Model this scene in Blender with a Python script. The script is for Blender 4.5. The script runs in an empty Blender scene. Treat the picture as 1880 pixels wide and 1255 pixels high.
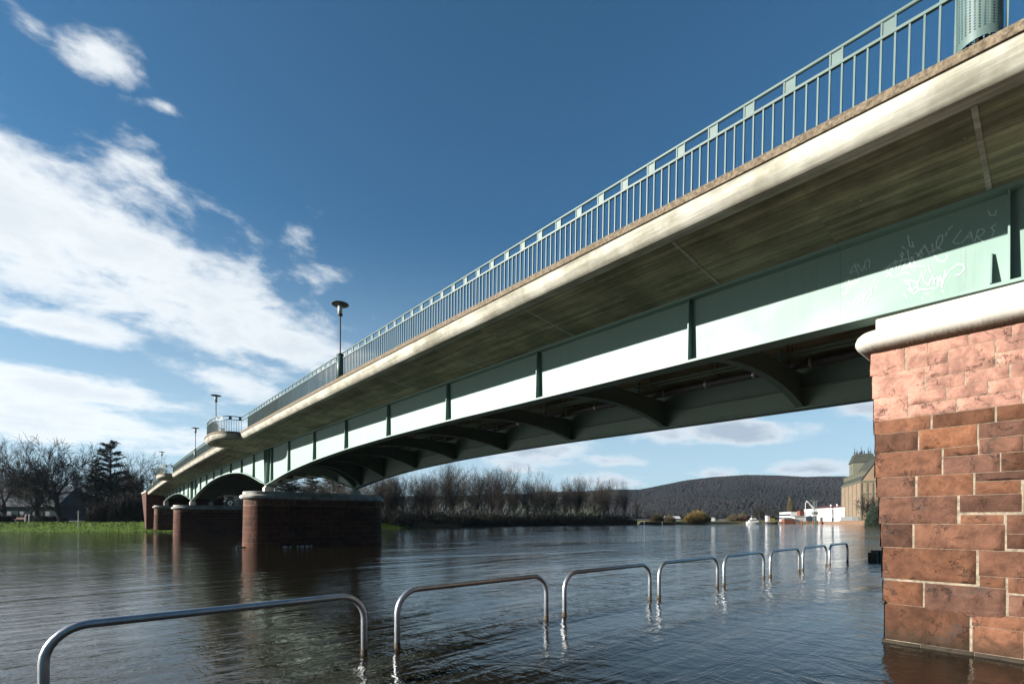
import bpy, bmesh, math, random
import numpy as np
from mathutils import Vector, Matrix
R=math.radians
SC=bpy.context.scene; COL=SC.collection
# ---------------------------------------------------------------- camera, sky, sun, exposure
PH=math.atan(775/888.)
FX,FY=math.sin(PH),math.cos(PH)
cam=bpy.data.cameras.new('camera'); camo=bpy.data.objects.new('camera',cam); COL.objects.link(camo)
cam.sensor_width=36; cam.lens=888/1880*36; cam.shift_y=(954-627.5)/1880; cam.clip_end=12000; cam.clip_start=.05
camo.location=(0,0,2.1); camo.rotation_euler=(R(90),0,-PH); SC.camera=camo
SUN_EL=R(16.5); SUN_OFF=R(30)          # towards -X, turned 30 deg to +Y
SD=Vector((-math.cos(SUN_OFF)*math.cos(SUN_EL),math.sin(SUN_OFF)*math.cos(SUN_EL),math.sin(SUN_EL)))
sl=bpy.data.lights.new('sun','SUN'); sl.energy=5.0; sl.angle=R(.5); sl.color=(1,.95,.87)
so=bpy.data.objects.new('sun',sl); so.rotation_euler=SD.to_track_quat('Z','Y').to_euler(); COL.objects.link(so)
SC.view_settings.view_transform='Standard'; SC.view_settings.look='None'; SC.view_settings.exposure=1.45; SC.view_settings.gamma=1
W=bpy.data.worlds.new('World'); SC.world=W; W.use_nodes=True
nt=W.node_tree; nt.nodes.clear()
def N(nt,t,**kw):
    n=nt.nodes.new(t)
    for k,v in kw.items():
        if k.startswith('i_'): n.inputs[k[2:].replace('_',' ')].default_value=v
        else: setattr(n,k,v)
    return n
def math_(nt,op,a,b=None,c=None,clamp=False):
    n=nt.nodes.new('ShaderNodeMath'); n.operation=op; n.use_clamp=clamp
    for i,v in enumerate((a,b,c)):
        if v is None: continue
        if hasattr(v,'links'): nt.links.new(v,n.inputs[i])
        else: n.inputs[i].default_value=v
    return n.outputs[0]
def vmath(nt,op,a,b=None):
    n=nt.nodes.new('ShaderNodeVectorMath'); n.operation=op
    for i,v in enumerate((a,b)):
        if v is None: continue
        if hasattr(v,'links'): nt.links.new(v,n.inputs[i])
        else: n.inputs[i].default_value=v
    return n.outputs['Value'] if op in('DOT_PRODUCT','LENGTH') else n.outputs[0]
def maprange(nt,v,a,b,c=0,d=1,smooth=True):
    n=nt.nodes.new('ShaderNodeMapRange'); n.interpolation_type='SMOOTHSTEP' if smooth else 'LINEAR'
    nt.links.new(v,n.inputs[0])
    for i,x in zip((1,2,3,4),(a,b,c,d)): n.inputs[i].default_value=x
    return n.outputs[0]
def mixc(nt,f,a,b,mode='MIX'):
    n=nt.nodes.new('ShaderNodeMix'); n.data_type='RGBA'; n.blend_type=mode
    for i,v in ((0,f),(6,a),(7,b)):
        if hasattr(v,'links'): nt.links.new(v,n.inputs[i])
        elif i==0: n.inputs[0].default_value=v
        else: n.inputs[i].default_value=(*v[:3],1)
    return n.outputs[2]
def sky():
    L=nt.links
    st=N(nt,'ShaderNodeTexSky',sky_type='NISHITA',sun_disc=False,sun_elevation=SUN_EL,sun_rotation=math.atan2(SD.x,SD.y),
         altitude=200,air_density=1.0,dust_density=0.15,ozone_density=4.0)
    geo=N(nt,'ShaderNodeTexCoord'); D=vmath(nt,'NORMALIZE',geo.outputs['Generated'])
    sp=N(nt,'ShaderNodeSeparateXYZ'); L.new(D,sp.inputs[0])
    z=math_(nt,'ADD',math_(nt,'MAXIMUM',sp.outputs[2],0.0),0.10)
    cb=N(nt,'ShaderNodeCombineXYZ'); L.new(math_(nt,'DIVIDE',sp.outputs[0],z),cb.inputs[0]); L.new(math_(nt,'DIVIDE',sp.outputs[1],z),cb.inputs[1]); cb.inputs[2].default_value=1.0
    q=cb.outputs[0]
    # wispy warp
    nw=N(nt,'ShaderNodeTexNoise',i_Scale=1.1,i_Detail=3.0,i_Roughness=.6); L.new(q,nw.inputs['Vector'])
    warp=vmath(nt,'SCALE',vmath(nt,'SUBTRACT',nw.outputs['Color'],(.5,.5,.5))); warp.node.inputs['Scale'].default_value=.35
    warp2=vmath(nt,'MULTIPLY',warp,(1,1,0))
    qq=vmath(nt,'ADD',q,warp2)
    mask=None
    for a0,a1,a2,b0,b1,b2,w in CLOUDS:
        u=vmath(nt,'DOT_PRODUCT',qq,(a0,a1,a2)); v=vmath(nt,'DOT_PRODUCT',qq,(b0,b1,b2))
        r2=math_(nt,'ADD',math_(nt,'MULTIPLY',u,u),math_(nt,'MULTIPLY',v,v))
        m=math_(nt,'MULTIPLY',math_(nt,'SUBTRACT',1.25,math_(nt,'SQRT',r2)),w)
        mask=m if mask is None else math_(nt,'MAXIMUM',mask,m)
    mp=N(nt,'ShaderNodeMapping'); mp.inputs['Rotation'].default_value=(0,0,R(40)); mp.inputs['Scale'].default_value=(1.0,1.5,1); L.new(q,mp.inputs[0])
    n1=N(nt,'ShaderNodeTexNoise',i_Scale=2.0,i_Detail=10.0,i_Roughness=.60,i_Distortion=.25); L.new(mp.outputs[0],n1.inputs['Vector'])
    ms=N(nt,'ShaderNodeMapping'); ms.inputs['Scale'].default_value=(1.0,1.0,2.0); L.new(D,ms.inputs[0])
    n2=N(nt,'ShaderNodeTexNoise',i_Scale=7.0,i_Detail=12.0,i_Roughness=.62,i_Distortion=.15); L.new(ms.outputs[0],n2.inputs['Vector'])
    dn=math_(nt,'ADD',mask,math_(nt,'MULTIPLY',math_(nt,'SUBTRACT',n1.outputs[0],.5),1.5))
    dn=math_(nt,'ADD',dn,math_(nt,'MULTIPLY',math_(nt,'SUBTRACT',n2.outputs[0],.5),2.4))
    dens=maprange(nt,dn,.22,.92)
    # cloud light: brighter towards the sun, greyer where thick and low on the right
    sd=vmath(nt,'DOT_PRODUCT',D,tuple(SD)); br=maprange(nt,sd,-.3,.75,.0,1.0)
    thick=maprange(nt,math_(nt,'ADD',dn,math_(nt,'MULTIPLY',n2.outputs[0],.8)),.9,1.9)
    cl=mixc(nt,br,(6.9,7.5,8.0),(8.6,8.9,9.0))
    shade=math_(nt,'MULTIPLY',thick,maprange(nt,sd,-.35,.35,.80,.30))
    cl=mixc(nt,shade,cl,(2.9,3.7,4.7))
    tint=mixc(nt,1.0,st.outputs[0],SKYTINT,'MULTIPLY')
    # thin veil over the low sky
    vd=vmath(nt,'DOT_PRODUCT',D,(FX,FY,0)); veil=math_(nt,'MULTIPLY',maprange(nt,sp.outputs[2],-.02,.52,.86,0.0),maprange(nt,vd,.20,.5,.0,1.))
    tint=mixc(nt,veil,tint,(4.7,6.2,7.2))
    col=mixc(nt,math_(nt,'MULTIPLY',dens,.94),tint,cl)
    col=mixc(nt,maprange(nt,vd,.0,.38,.75,0.),col,(.35,.75,1.3)); col=mixc(nt,1.0,col,(.88,.88,.88),'MULTIPLY'); bg=N(nt,'ShaderNodeBackground'); bg.inputs[1].default_value=SKYSTR; L.new(col,bg.inputs[0])  # sky outside the view darkened to deep blue to weaken fill light in shadows
    o=N(nt,'ShaderNodeOutputWorld'); L.new(bg.outputs[0],o.inputs[0])
SKYSTR=0.05
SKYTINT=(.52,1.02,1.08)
CLOUDS=[(1.0084, 0.1638, -0.4318, 1.2552, -2.2101, 4.1736, 0.85), (2.2857, 0.7175, -0.9878, 1.3328, -1.9972, 3.9997, 0.85), (1.9124, -0.1474, -0.8118, 1.1374, -1.9379, 3.332, 0.8), (3.0395, 0.0667, 0.0, 0.2433, -5.0351, 12.6367, 0.8), (1.3128, 0.1388, -0.3606, 0.7017, -2.2874, 7.5471, 0.95), (0.8495, 0.0238, -0.0, 0.3865, -1.1957, 4.7598, 1.0), (2.2488, -0.2634, -0.4606, 2.491, -3.6173, 8.829, 0.55), (13.5467, 4.0606, -4.8922, 3.3764, -13.4238, 15.4538, 0.62), (20.254, 9.158, -9.1911, 13.6273, -18.1862, 21.8244, 0.55), (17.8369, 5.7208, -5.9587, 3.7006, -11.8957, 16.9379, 0.55), (25.2813, 3.8535, -7.9964, 3.2779, -44.806, 55.5436, 0.35), (13.5873, 1.258, -5.5005, 6.8829, -15.8087, 20.0635, 0.4), (9.3607, 0.599, -5.4429, 5.4814, -9.9806, 12.3011, 0.5), (7.341, -0.8937, -3.7383, 6.7029, -6.917, 7.2496, 0.4), (14.7959, 1.9702, -4.8023, 1.0458, -21.5702, 30.7722, 0.3), (0.7433, -1.6207, 0.0, -1.6949, -2.171, 9.0648, 1.3), (1.4888, -2.5559, 0.0, -1.9802, -1.74, 9.7383, 1.0), (1.5249, -1.5237, -0.0, -1.3393, -1.3862, 8.0204, 1.15), (1.5119, -2.0202, -0.0, -1.7738, -2.8601, 14.1962, 0.9), (0.6775, -2.2653, 0.0, -1.5323, -1.3629, 9.8853, 1.05), (1.2151, -1.5876, 0.0, -0.9726, -1.7266, 10.3246, 1.0), (1.2049, -5.3535, -0.0, -2.9939, -3.6817, 13.203, 0.8), (2.3042, -2.011, -0.0, -0.8092, -2.1946, 10.3042, 0.9), (1.0759, -2.2336, 0.0, -2.1222, -2.624, 16.1044, 0.8)]
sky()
# ---------------------------------------------------------------- helpers
def onplane(px,py,X):
    d=888/FY*X/(px-165); return (d-FX*X)/FY,2.1+(954-py)*d/888
def at(px,d):                       # ground point at a bearing and depth
    r=(px-940)/888*d; return r*FY+d*FX, d*FY-r*FX
def zz(py,d): return 2.1+(954-py)*d/888
def tag(o,label=None,cat=None,group=None,kind=None):
    if label: o['label']=label
    if cat: o['category']=cat
    if group: o['group']=group
    if kind: o['kind']=kind
    return o
def empty(name,loc=(0,0,0),rz=0):
    o=bpy.data.objects.new(name,None); COL.objects.link(o); o.location=loc; o.rotation_euler=(0,0,rz); o.empty_display_size=.2
    return o
class MB:
    def __init__(s): s.v=[]; s.f=[]; s.uv=None; s.c=[]; s.mi=[]
    def add(s,vs,fs,col=None,mi=0):
        b=len(s.v); s.v+= [tuple(p) for p in vs]
        for f in fs: s.f.append(tuple(b+i for i in f)); s.c.append(col); s.mi.append(mi)
    def box(s,a,b,col=None,mi=0):
        x0,y0,z0=a;x1,y1,z1=b
        s.add([(x0,y0,z0),(x1,y0,z0),(x1,y1,z0),(x0,y1,z0),(x0,y0,z1),(x1,y0,z1),(x1,y1,z1),(x0,y1,z1)],
              [(0,3,2,1),(4,5,6,7),(0,1,5,4),(1,2,6,5),(2,3,7,6),(3,0,4,7)],col,mi)
    def hexa(s,p,col=None,mi=0):     # 8 points: bottom 4 ccw, top 4 ccw
        s.add(p,[(0,3,2,1),(4,5,6,7),(0,1,5,4),(1,2,6,5),(2,3,7,6),(3,0,4,7)],col,mi)
    def tube(s,pts,r,n=8,caps=True,col=None,mi=0):
        pts=[Vector(p) for p in pts]; m=len(pts)
        rs=r if isinstance(r,(list,tuple)) else [r]*m
        prev=None; vs=[]; ref=None
        for i,p in enumerate(pts):
            t=((pts[i+1]-p) if i==0 else (p-pts[i-1]) if i==m-1 else (pts[i+1]-pts[i-1])).normalized()
            if ref is None:
                ref=Vector((0,0,1)) if abs(t.z)<.9 else Vector((1,0,0))
                u=t.cross(ref).normalized()
            else:
                u=(u-t*u.dot(t)).normalized()
            w=t.cross(u)
            for k in range(n):
                a=2*math.pi*k/n; vs.append(p+(u*math.cos(a)+w*math.sin(a))*rs[i])
        fs=[(i*n+k,i*n+(k+1)%n,(i+1)*n+(k+1)%n,(i+1)*n+k) for i in range(m-1) for k in range(n)]
        if caps: fs.append(tuple(range(n))[::-1]); fs.append(tuple((m-1)*n+k for k in range(n)))
        s.add(vs,fs,col,mi)
    def lathe(s,c,prof,n=24,col=None,mi=0):
        vs=[(c[0]+r*math.cos(2*math.pi*k/n),c[1]+r*math.sin(2*math.pi*k/n),c[2]+z) for r,z in prof for k in range(n)]
        fs=[(i*n+k,i*n+(k+1)%n,(i+1)*n+(k+1)%n,(i+1)*n+k) for i in range(len(prof)-1) for k in range(n)]
        s.add(vs,fs,col,mi)
    def build(s,name,mats,parent=None,smooth=False,uvf=None):
        me=bpy.data.meshes.new(name); me.from_pydata(s.v,[],s.f); pass
        if not isinstance(mats,(list,tuple)): mats=[mats]
        for m in mats: me.materials.append(m)
        if len(mats)>1: me.polygons.foreach_set('material_index',s.mi[:len(me.polygons)])
        if any(c is not None for c in s.c):
            ca=me.color_attributes.new('tone','FLOAT_COLOR','CORNER')
            arr=np.zeros((len(me.loops),4),dtype=np.float32); 
            li=0
            for c,p in zip(s.c,me.polygons):
                n=p.loop_total; arr[li:li+n]=(*(c if c is not None else (.5,.5,.5)),1); li+=n
            ca.data.foreach_set('color',arr.ravel())
        if uvf:
            uv=me.uv_layers.new(name='uv'); a=[]
            for l in me.loops: a+=uvf[l.vertex_index]
            uv.data.foreach_set('uv',a)
        if smooth: me.shade_smooth()
        o=bpy.data.objects.new(name,me); COL.objects.link(o)
        if parent is not None: o.parent=parent
        return o
def copy_tree(o,parent=None):
    c=o.copy(); COL.objects.link(c); c.parent=parent
    for ch in list(o.children): copy_tree(ch,c)
    return c
def smooth_by_angle(o,deg=35):
    me=o.data; me.shade_smooth(); 
    try: me.set_sharp_from_angle(angle=R(deg))
    except Exception: pass

# ---------------------------------------------------------------- materials
def newmat(name):
    m=bpy.data.materials.new(name); m.use_nodes=True; t=m.node_tree; b=t.nodes['Principled BSDF']; return m,t,b
def mat(name,col,rough=.7,metal=0,var=.0,scale=3.,bump=0,bscale=30.,spec=.5,stretch=None,col2=None,detail=6,attr=False):
    m,t,b=newmat(name); b.inputs['Roughness'].default_value=rough; b.inputs['Metallic'].default_value=metal; b.inputs['Specular IOR Level'].default_value=spec
    tc=N(t,'ShaderNodeTexCoord'); vec=tc.outputs['Object']
    if stretch:
        mp=N(t,'ShaderNodeMapping'); mp.inputs['Scale'].default_value=stretch; t.links.new(vec,mp.inputs[0]); vec=mp.outputs[0]
    c=None
    if attr:
        a=N(t,'ShaderNodeAttribute',attribute_name='tone'); c=a.outputs['Color']
    if var or col2:
        n=N(t,'ShaderNodeTexNoise',i_Scale=scale,i_Detail=detail,i_Roughness=.62); t.links.new(vec,n.inputs['Vector'])
        f=maprange(t,n.outputs[0],.3,.7)
        lo=tuple(x*(1-var) for x in col); hi=col2 if col2 else tuple(min(1,x*(1+var)) for x in col)
        cc=mixc(t,f,lo,hi)
        if attr: cc=mixc(t,1.0,c,cc,'MULTIPLY')
        t.links.new(cc,b.inputs['Base Color'])
    elif attr: t.links.new(c,b.inputs['Base Color'])
    else: b.inputs['Base Color'].default_value=(*col,1)
    if bump:
        n=N(t,'ShaderNodeTexNoise',i_Scale=bscale,i_Detail=5.); t.links.new(vec,n.inputs['Vector'])
        bp=N(t,'ShaderNodeBump',i_Strength=bump,i_Distance=.02); t.links.new(n.outputs[0],bp.inputs['Height']); t.links.new(bp.outputs[0],b.inputs['Normal'])
    return m
def steel_paint():
    m,t,b=newmat('mint_paint'); b.inputs['Specular IOR Level'].default_value=1.0; b.inputs['Coat Weight'].default_value=.35; b.inputs['Coat Roughness'].default_value=.62
    tc=N(t,'ShaderNodeTexCoord')
    mp=N(t,'ShaderNodeMapping'); mp.inputs['Scale'].default_value=(1,1.2,.10); t.links.new(tc.outputs['Object'],mp.inputs[0])
    n=N(t,'ShaderNodeTexNoise',i_Scale=3.,i_Detail=6.,i_Roughness=.65); t.links.new(mp.outputs[0],n.inputs['Vector'])
    n2=N(t,'ShaderNodeTexNoise',i_Scale=.9,i_Detail=5.); t.links.new(tc.outputs['Object'],n2.inputs['Vector'])
    f=math_(t,'MULTIPLY',maprange(t,n.outputs[0],.45,.75),maprange(t,n2.outputs[0],.35,.65))
    c=mixc(t,f,(.098,.184,.152),(.125,.198,.172))
    sp=N(t,'ShaderNodeSeparateXYZ'); t.links.new(tc.outputs['Object'],sp.inputs[0])
    fr=math_(t,'FRACT',math_(t,'MULTIPLY',math_(t,'ADD',sp.outputs[1],2.1),1/9.6)); ln=maprange(t,math_(t,'ABSOLUTE',math_(t,'SUBTRACT',fr,.5)),.0012,.0004)
    c=mixc(t,math_(t,'MULTIPLY',ln,.45),c,(.03,.06,.05))
    # thin dirty runs from the top flange
    mr=N(t,'ShaderNodeMapping'); mr.inputs['Scale'].default_value=(1,9.,.35); t.links.new(tc.outputs['Object'],mr.inputs[0])
    nr=N(t,'ShaderNodeTexNoise',i_Scale=1.6,i_Detail=5.,i_Roughness=.7); t.links.new(mr.outputs[0],nr.inputs['Vector'])
    c=mixc(t,math_(t,'MULTIPLY',maprange(t,nr.outputs[0],.56,.76),.40),c,(.045,.075,.058))
    t.links.new(c,b.inputs['Base Color'])
    t.links.new(maprange(t,n2.outputs[0],.3,.7,.58,.68),b.inputs['Roughness'])
    return m
def concrete(name,base,dark,boards=None,light=None,stainscale=.8,bump=.25):
    m,t,b=newmat(name); b.inputs['Roughness'].default_value=.88; b.inputs['Specular IOR Level'].default_value=.3
    tc=N(t,'ShaderNodeTexCoord'); o=tc.outputs['Object']
    n=N(t,'ShaderNodeTexNoise',i_Scale=stainscale,i_Detail=8.,i_Roughness=.65); t.links.new(o,n.inputs['Vector'])
    c=mixc(t,maprange(t,n.outputs[0],.32,.68),dark,base)
    mp=N(t,'ShaderNodeMapping'); mp.inputs['Scale'].default_value=(9,.45,9); t.links.new(o,mp.inputs[0])
    s=N(t,'ShaderNodeTexNoise',i_Scale=1.3,i_Detail=7.,i_Roughness=.7); t.links.new(mp.outputs[0],s.inputs['Vector'])
    c=mixc(t,.65,c,mixc(t,maprange(t,s.outputs[0],.3,.7),(.45,.45,.42),(1.25,1.25,1.2)),'MULTIPLY')
    h=s.outputs[0]
    if boards:
        sp=N(t,'ShaderNodeSeparateXYZ'); t.links.new(o,sp.inputs[0])
        bx=math_(t,'MULTIPLY',sp.outputs[0],boards)
        fr=math_(t,'FRACT',bx); line=maprange(t,math_(t,'ABSOLUTE',math_(t,'SUBTRACT',fr,.5)),.40,.5)
        fl=N(t,'ShaderNodeTexWhiteNoise',noise_dimensions='2D'); 
        cb=N(t,'ShaderNodeCombineXYZ'); t.links.new(math_(t,'FLOOR',bx),cb.inputs[0]); t.links.new(math_(t,'FLOOR',math_(t,'ADD',math_(t,'MULTIPLY',sp.outputs[1],.247),.33)),cb.inputs[1]); t.links.new(cb.outputs[0],fl.inputs['Vector'])
        c=mixc(t,.8,c,mixc(t,fl.outputs['Value'],(.66,.66,.64),(1.28,1.27,1.2)),'MULTIPLY')
        c=mixc(t,math_(t,'MULTIPLY',line,.45),c,(.06,.06,.04))
        h=math_(t,'SUBTRACT',s.outputs[0],math_(t,'MULTIPLY',line,.6))
        # pale specks of efflorescence
        v=N(t,'ShaderNodeTexVoronoi',i_Scale=2.3); t.links.new(o,v.inputs['Vector'])
        c=mixc(t,maprange(t,v.outputs['Distance'],.035,.02),c,(.42,.42,.40))
    t.links.new(c,b.inputs['Base Color'])
    bp=N(t,'ShaderNodeBump',i_Strength=bump,i_Distance=.02); t.links.new(h,bp.inputs['Height']); t.links.new(bp.outputs[0],b.inputs['Normal'])
    return m
def brickmat(name,c1,c2,mortar,bw=.55,rh=.42,top=None,bump=.7,msize=.012):
    m,t,b=newmat(name); b.inputs['Roughness'].default_value=.9; b.inputs['Specular IOR Level'].default_value=.25
    uv=N(t,'ShaderNodeUVMap',uv_map='uv')
    br=N(t,'ShaderNodeTexBrick',i_Scale=1.,offset=.5,squash=1.); 
    br.inputs['Mortar Size'].default_value=msize; br.inputs['Mortar Smooth'].default_value=.3; br.inputs['Brick Width'].default_value=bw; br.inputs['Row Height'].default_value=rh
    br.inputs['Color1'].default_value=(*c1,1); br.inputs['Color2'].default_value=(*c2,1); br.inputs['Mortar'].default_value=(*mortar,1); br.inputs['Bias'].default_value=0
    t.links.new(uv.outputs[0],br.inputs['Vector'])
    tc=N(t,'ShaderNodeTexCoord')
    n=N(t,'ShaderNodeTexNoise',i_Scale=4.,i_Detail=8.,i_Roughness=.7); t.links.new(tc.outputs['Object'],n.inputs['Vector'])
    c=mixc(t,.6,br.outputs[0],mixc(t,maprange(t,n.outputs[0],.3,.7),(.5,.5,.5),(1.35,1.3,1.3)),'MULTIPLY')
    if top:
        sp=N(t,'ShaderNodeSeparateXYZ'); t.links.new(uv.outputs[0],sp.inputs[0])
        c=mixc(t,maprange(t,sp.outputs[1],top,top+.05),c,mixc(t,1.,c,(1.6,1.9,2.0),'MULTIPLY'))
    t.links.new(c,b.inputs['Base Color'])
    h=math_(t,'ADD',math_(t,'MULTIPLY',br.outputs['Fac'],-1.),math_(t,'MULTIPLY',n.outputs[0],1.2))
    bp=N(t,'ShaderNodeBump',i_Strength=bump,i_Distance=.04); t.links.new(h,bp.inputs['Height']); t.links.new(bp.outputs[0],b.inputs['Normal'])
    return m
def stone_blocks_mat():
    m,t,b=newmat('rough_sandstone'); b.inputs['Roughness'].default_value=.88; b.inputs['Specular IOR Level'].default_value=.25
    a=N(t,'ShaderNodeAttribute',attribute_name='tone'); tc=N(t,'ShaderNodeTexCoord'); o=tc.outputs['Object']
    n=N(t,'ShaderNodeTexNoise',i_Scale=5.,i_Detail=9.,i_Roughness=.68,i_Distortion=.4); t.links.new(o,n.inputs['Vector'])
    sp0=N(t,'ShaderNodeSeparateXYZ'); t.links.new(o,sp0.inputs[0])
    wet=maprange(t,math_(t,'ADD',math_(t,'MULTIPLY',n.outputs[0],.35),sp0.outputs[2]),.62,.38)
    c=mixc(t,.75,a.outputs['Color'],mixc(t,maprange(t,n.outputs[0],.28,.72),(.48,.44,.44),(1.35,1.3,1.28)),'MULTIPLY')
    # dark weathered patches, only in the darker (lower) stones
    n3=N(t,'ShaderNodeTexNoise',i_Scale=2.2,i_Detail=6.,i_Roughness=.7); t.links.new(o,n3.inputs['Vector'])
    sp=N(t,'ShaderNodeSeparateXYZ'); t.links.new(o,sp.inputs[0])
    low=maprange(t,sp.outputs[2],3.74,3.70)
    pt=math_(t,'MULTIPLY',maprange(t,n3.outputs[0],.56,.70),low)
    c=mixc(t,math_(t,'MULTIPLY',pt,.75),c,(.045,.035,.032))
    n4=N(t,'ShaderNodeTexNoise',i_Scale=70.,i_Detail=3.); t.links.new(o,n4.inputs['Vector'])
    c=mixc(t,.55,c,mixc(t,n4.outputs[0],(.55,.55,.55),(1.45,1.45,1.45)),'MULTIPLY')
    mp=N(t,'ShaderNodeMapping'); mp.inputs['Rotation'].default_value=(R(28),0,0); mp.inputs['Scale'].default_value=(1,1.,1.3); t.links.new(o,mp.inputs[0])
    n5=N(t,'ShaderNodeTexNoise',i_Scale=2.1,i_Detail=6.,i_Roughness=.62,i_Distortion=.2); t.links.new(mp.outputs[0],n5.inputs['Vector'])
    ck=math_(t,'MULTIPLY',maprange(t,math_(t,'ABSOLUTE',math_(t,'SUBTRACT',n5.outputs[0],.5)),.014,.002),maprange(t,n3.outputs[0],.50,.58))
    c=mixc(t,math_(t,'MULTIPLY',ck,.55),c,(.03,.018,.014))
    c=mixc(t,math_(t,'MULTIPLY',wet,.62),c,(.018,.016,.010))
    t.links.new(c,b.inputs['Base Color'])
    h=math_(t,'ADD',math_(t,'MULTIPLY',n.outputs[0],1.3),math_(t,'MULTIPLY',n4.outputs[0],.15)); h=math_(t,'SUBTRACT',h,math_(t,'MULTIPLY',ck,.6))
    bp=N(t,'ShaderNodeBump',i_Strength=.8,i_Distance=.03); t.links.new(h,bp.inputs['Height']); t.links.new(bp.outputs[0],b.inputs['Normal'])
    return m
def water_mat():
    m,t,b=newmat('river_water')
    b.inputs['Base Color'].default_value=(.011,.0095,.006,1); b.inputs['Roughness'].default_value=.035; b.inputs['IOR'].default_value=1.333
    tc=N(t,'ShaderNodeTexCoord'); o=tc.outputs['Object']
    def noise(sc,st,det=4,dist=0.,rough=.55,rot=0):
        mp=N(t,'ShaderNodeMapping'); mp.inputs['Scale'].default_value=st; mp.inputs['Rotation'].default_value=(0,0,R(rot)); t.links.new(o,mp.inputs[0])
        n=N(t,'ShaderNodeTexNoise',i_Scale=sc,i_Detail=det,i_Roughness=rough,i_Distortion=dist); t.links.new(mp.outputs[0],n.inputs['Vector']); return n.outputs[0]
    big=noise(.42,(.55,1.5,1),3,.7,.5,-7)          # slow upwellings
    rip=noise(2.1,(1,.8,1),4,.8)         # ripples
    fine=noise(9.,(1.,.7,1),3,.3)
    pat=noise(.11,(.38,1.25,1),4,.9,.6,-8)    # ruffled / calm patches drawn out along the flow
    pm=maprange(t,pat,.40,.62,.40,1.15)
    st=noise(1.5,(.16,1.5,1),5,.5,.6,-6)      # long thin flow lines
    sp=N(t,'ShaderNodeSeparateXYZ'); t.links.new(o,sp.inputs[0])
    dd=vmath(t,'DOT_PRODUCT',o,(FY,-FX,0)); bx=math_(t,'ADD',dd,math_(t,'MULTIPLY',math_(t,'SUBTRACT',pat,.5),30.))
    wind=maprange(t,bx,-7.,9.,.42,1.5)       # the open right hand reach is ruffled, the bridge's lee is calmer
    near=maprange(t,vmath(t,'DOT_PRODUCT',o,(FX,FY,0)),4.,11.,1.15,0.)
    wind=math_(t,'MAXIMUM',wind,near)
    h=math_(t,'ADD',math_(t,'MULTIPLY',rip,WAVE[1]),math_(t,'MULTIPLY',fine,WAVE[2]))
    h=math_(t,'MULTIPLY',math_(t,'MULTIPLY',h,pm),wind)
    h=math_(t,'ADD',h,math_(t,'MULTIPLY',st,WAVE[3]))
    h=math_(t,'ADD',h,math_(t,'MULTIPLY',math_(t,'MULTIPLY',big,WAVE[0]),math_(t,'MULTIPLY',math_(t,'MULTIPLY',pm,wind),maprange(t,vmath(t,'DOT_PRODUCT',o,(FX,FY,0)),5.,30.,.25,1.))))
    bp=N(t,'ShaderNodeBump',i_Strength=1.,i_Distance=1.); t.links.new(h,bp.inputs['Height']); t.links.new(bp.outputs[0],b.inputs['Normal'])
    return m
WAVE=(.075,.042,.0085,.018)
M={}
M['mint']=steel_paint()
M['mint_rail']=mat('railing_paint',(.076,.122,.113),.5,var=.12,scale=2)
M['soffit']=concrete('board_marked_concrete',(.29,.28,.19),(.125,.12,.078),boards=8.,stainscale=.55,bump=.35)
M['fascia']=concrete('pale_fascia_concrete',(.44,.43,.38),(.22,.21,.165),stainscale=.9,bump=.15)
M['kerb']=mat('brown_kerb_concrete',(.12,.085,.05),.9,var=.5,scale=22,bump=.5,bscale=60,col2=(.19,.15,.10))
M['capstone']=mat('pale_cap_concrete',(.50,.48,.43),.85,var=.12,scale=2.5,bump=.12,bscale=40)
M['stone']=stone_blocks_mat(); M['piercap']=mat('weathered_pier_cap',(.33,.32,.29),.9,var=.35,scale=1.5,bump=.3)
M['mortar']=mat('lime_mortar',(.20,.165,.12),.95,var=.4,scale=12,bump=.3)
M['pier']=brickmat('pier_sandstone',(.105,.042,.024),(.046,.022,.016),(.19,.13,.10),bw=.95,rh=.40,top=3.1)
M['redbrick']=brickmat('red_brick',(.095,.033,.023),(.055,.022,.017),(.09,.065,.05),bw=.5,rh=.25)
M['water']=water_mat()
M['galv']=mat('brushed_steel_tube',(.42,.44,.46),.36,metal=.85,var=.12,scale=6,bump=.08,bscale=90)
M['silt']=mat('brown_silt',(.07,.05,.03),.8,var=.5,scale=20)
M['dark']=mat('black_iron',(.02,.02,.02),.6)
M['pipe']=mat('grey_pipe',(.062,.068,.066),.6,var=.2)
M['silver']=mat('silver_clamp',(.4,.4,.39),.4,metal=.6)
M['glass']=mat('lamp_glass',(.5,.5,.47),.15)
M['scratch']=mat('scratched_white_marks',(.46,.56,.53),.8)
M['grass']=mat('bank_grass',(.05,.105,.010),.95,var=.5,scale=.9,col2=(.13,.19,.018),bump=.9,bscale=3.)
M['earth']=mat('muddy_bank',(.07,.055,.030),.95,var=.5,scale=.5)
M['asphalt']=mat('path_asphalt',(.09,.09,.09),.9,var=.2)
M['bark']=mat('dark_bark',(.018,.014,.011),.95,var=.4,scale=8)
M['twig']=mat('bare_twigs',(.022,.018,.015),.95,var=.3,scale=2)
M['bark_green']=mat('mossy_bark',(.036,.031,.022),.95,var=.5,scale=.25,col2=(.085,.075,.055))
M['twig_green']=mat('budding_twigs',(.034,.029,.022),.95,var=.35,scale=.6)
M['pine']=mat('pine_needles',(.014,.026,.012),.9,var=.4,scale=2)
M['ivy']=mat('undergrowth_leaves',(.010,.011,.005),.9,var=.6,scale=.3)
M['shrub']=mat('dark_shrub_twigs',(.012,.010,.007),.95,var=.4)
M['willow']=mat('willow_twigs',(.15,.10,.022),.9,var=.4,scale=.4)
M['willow2']=mat('willow_twigs_brown',(.09,.07,.03),.9,var=.4,scale=.4)
M['reed']=mat('dry_reeds',(.14,.085,.04),.95,var=.3)
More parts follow.
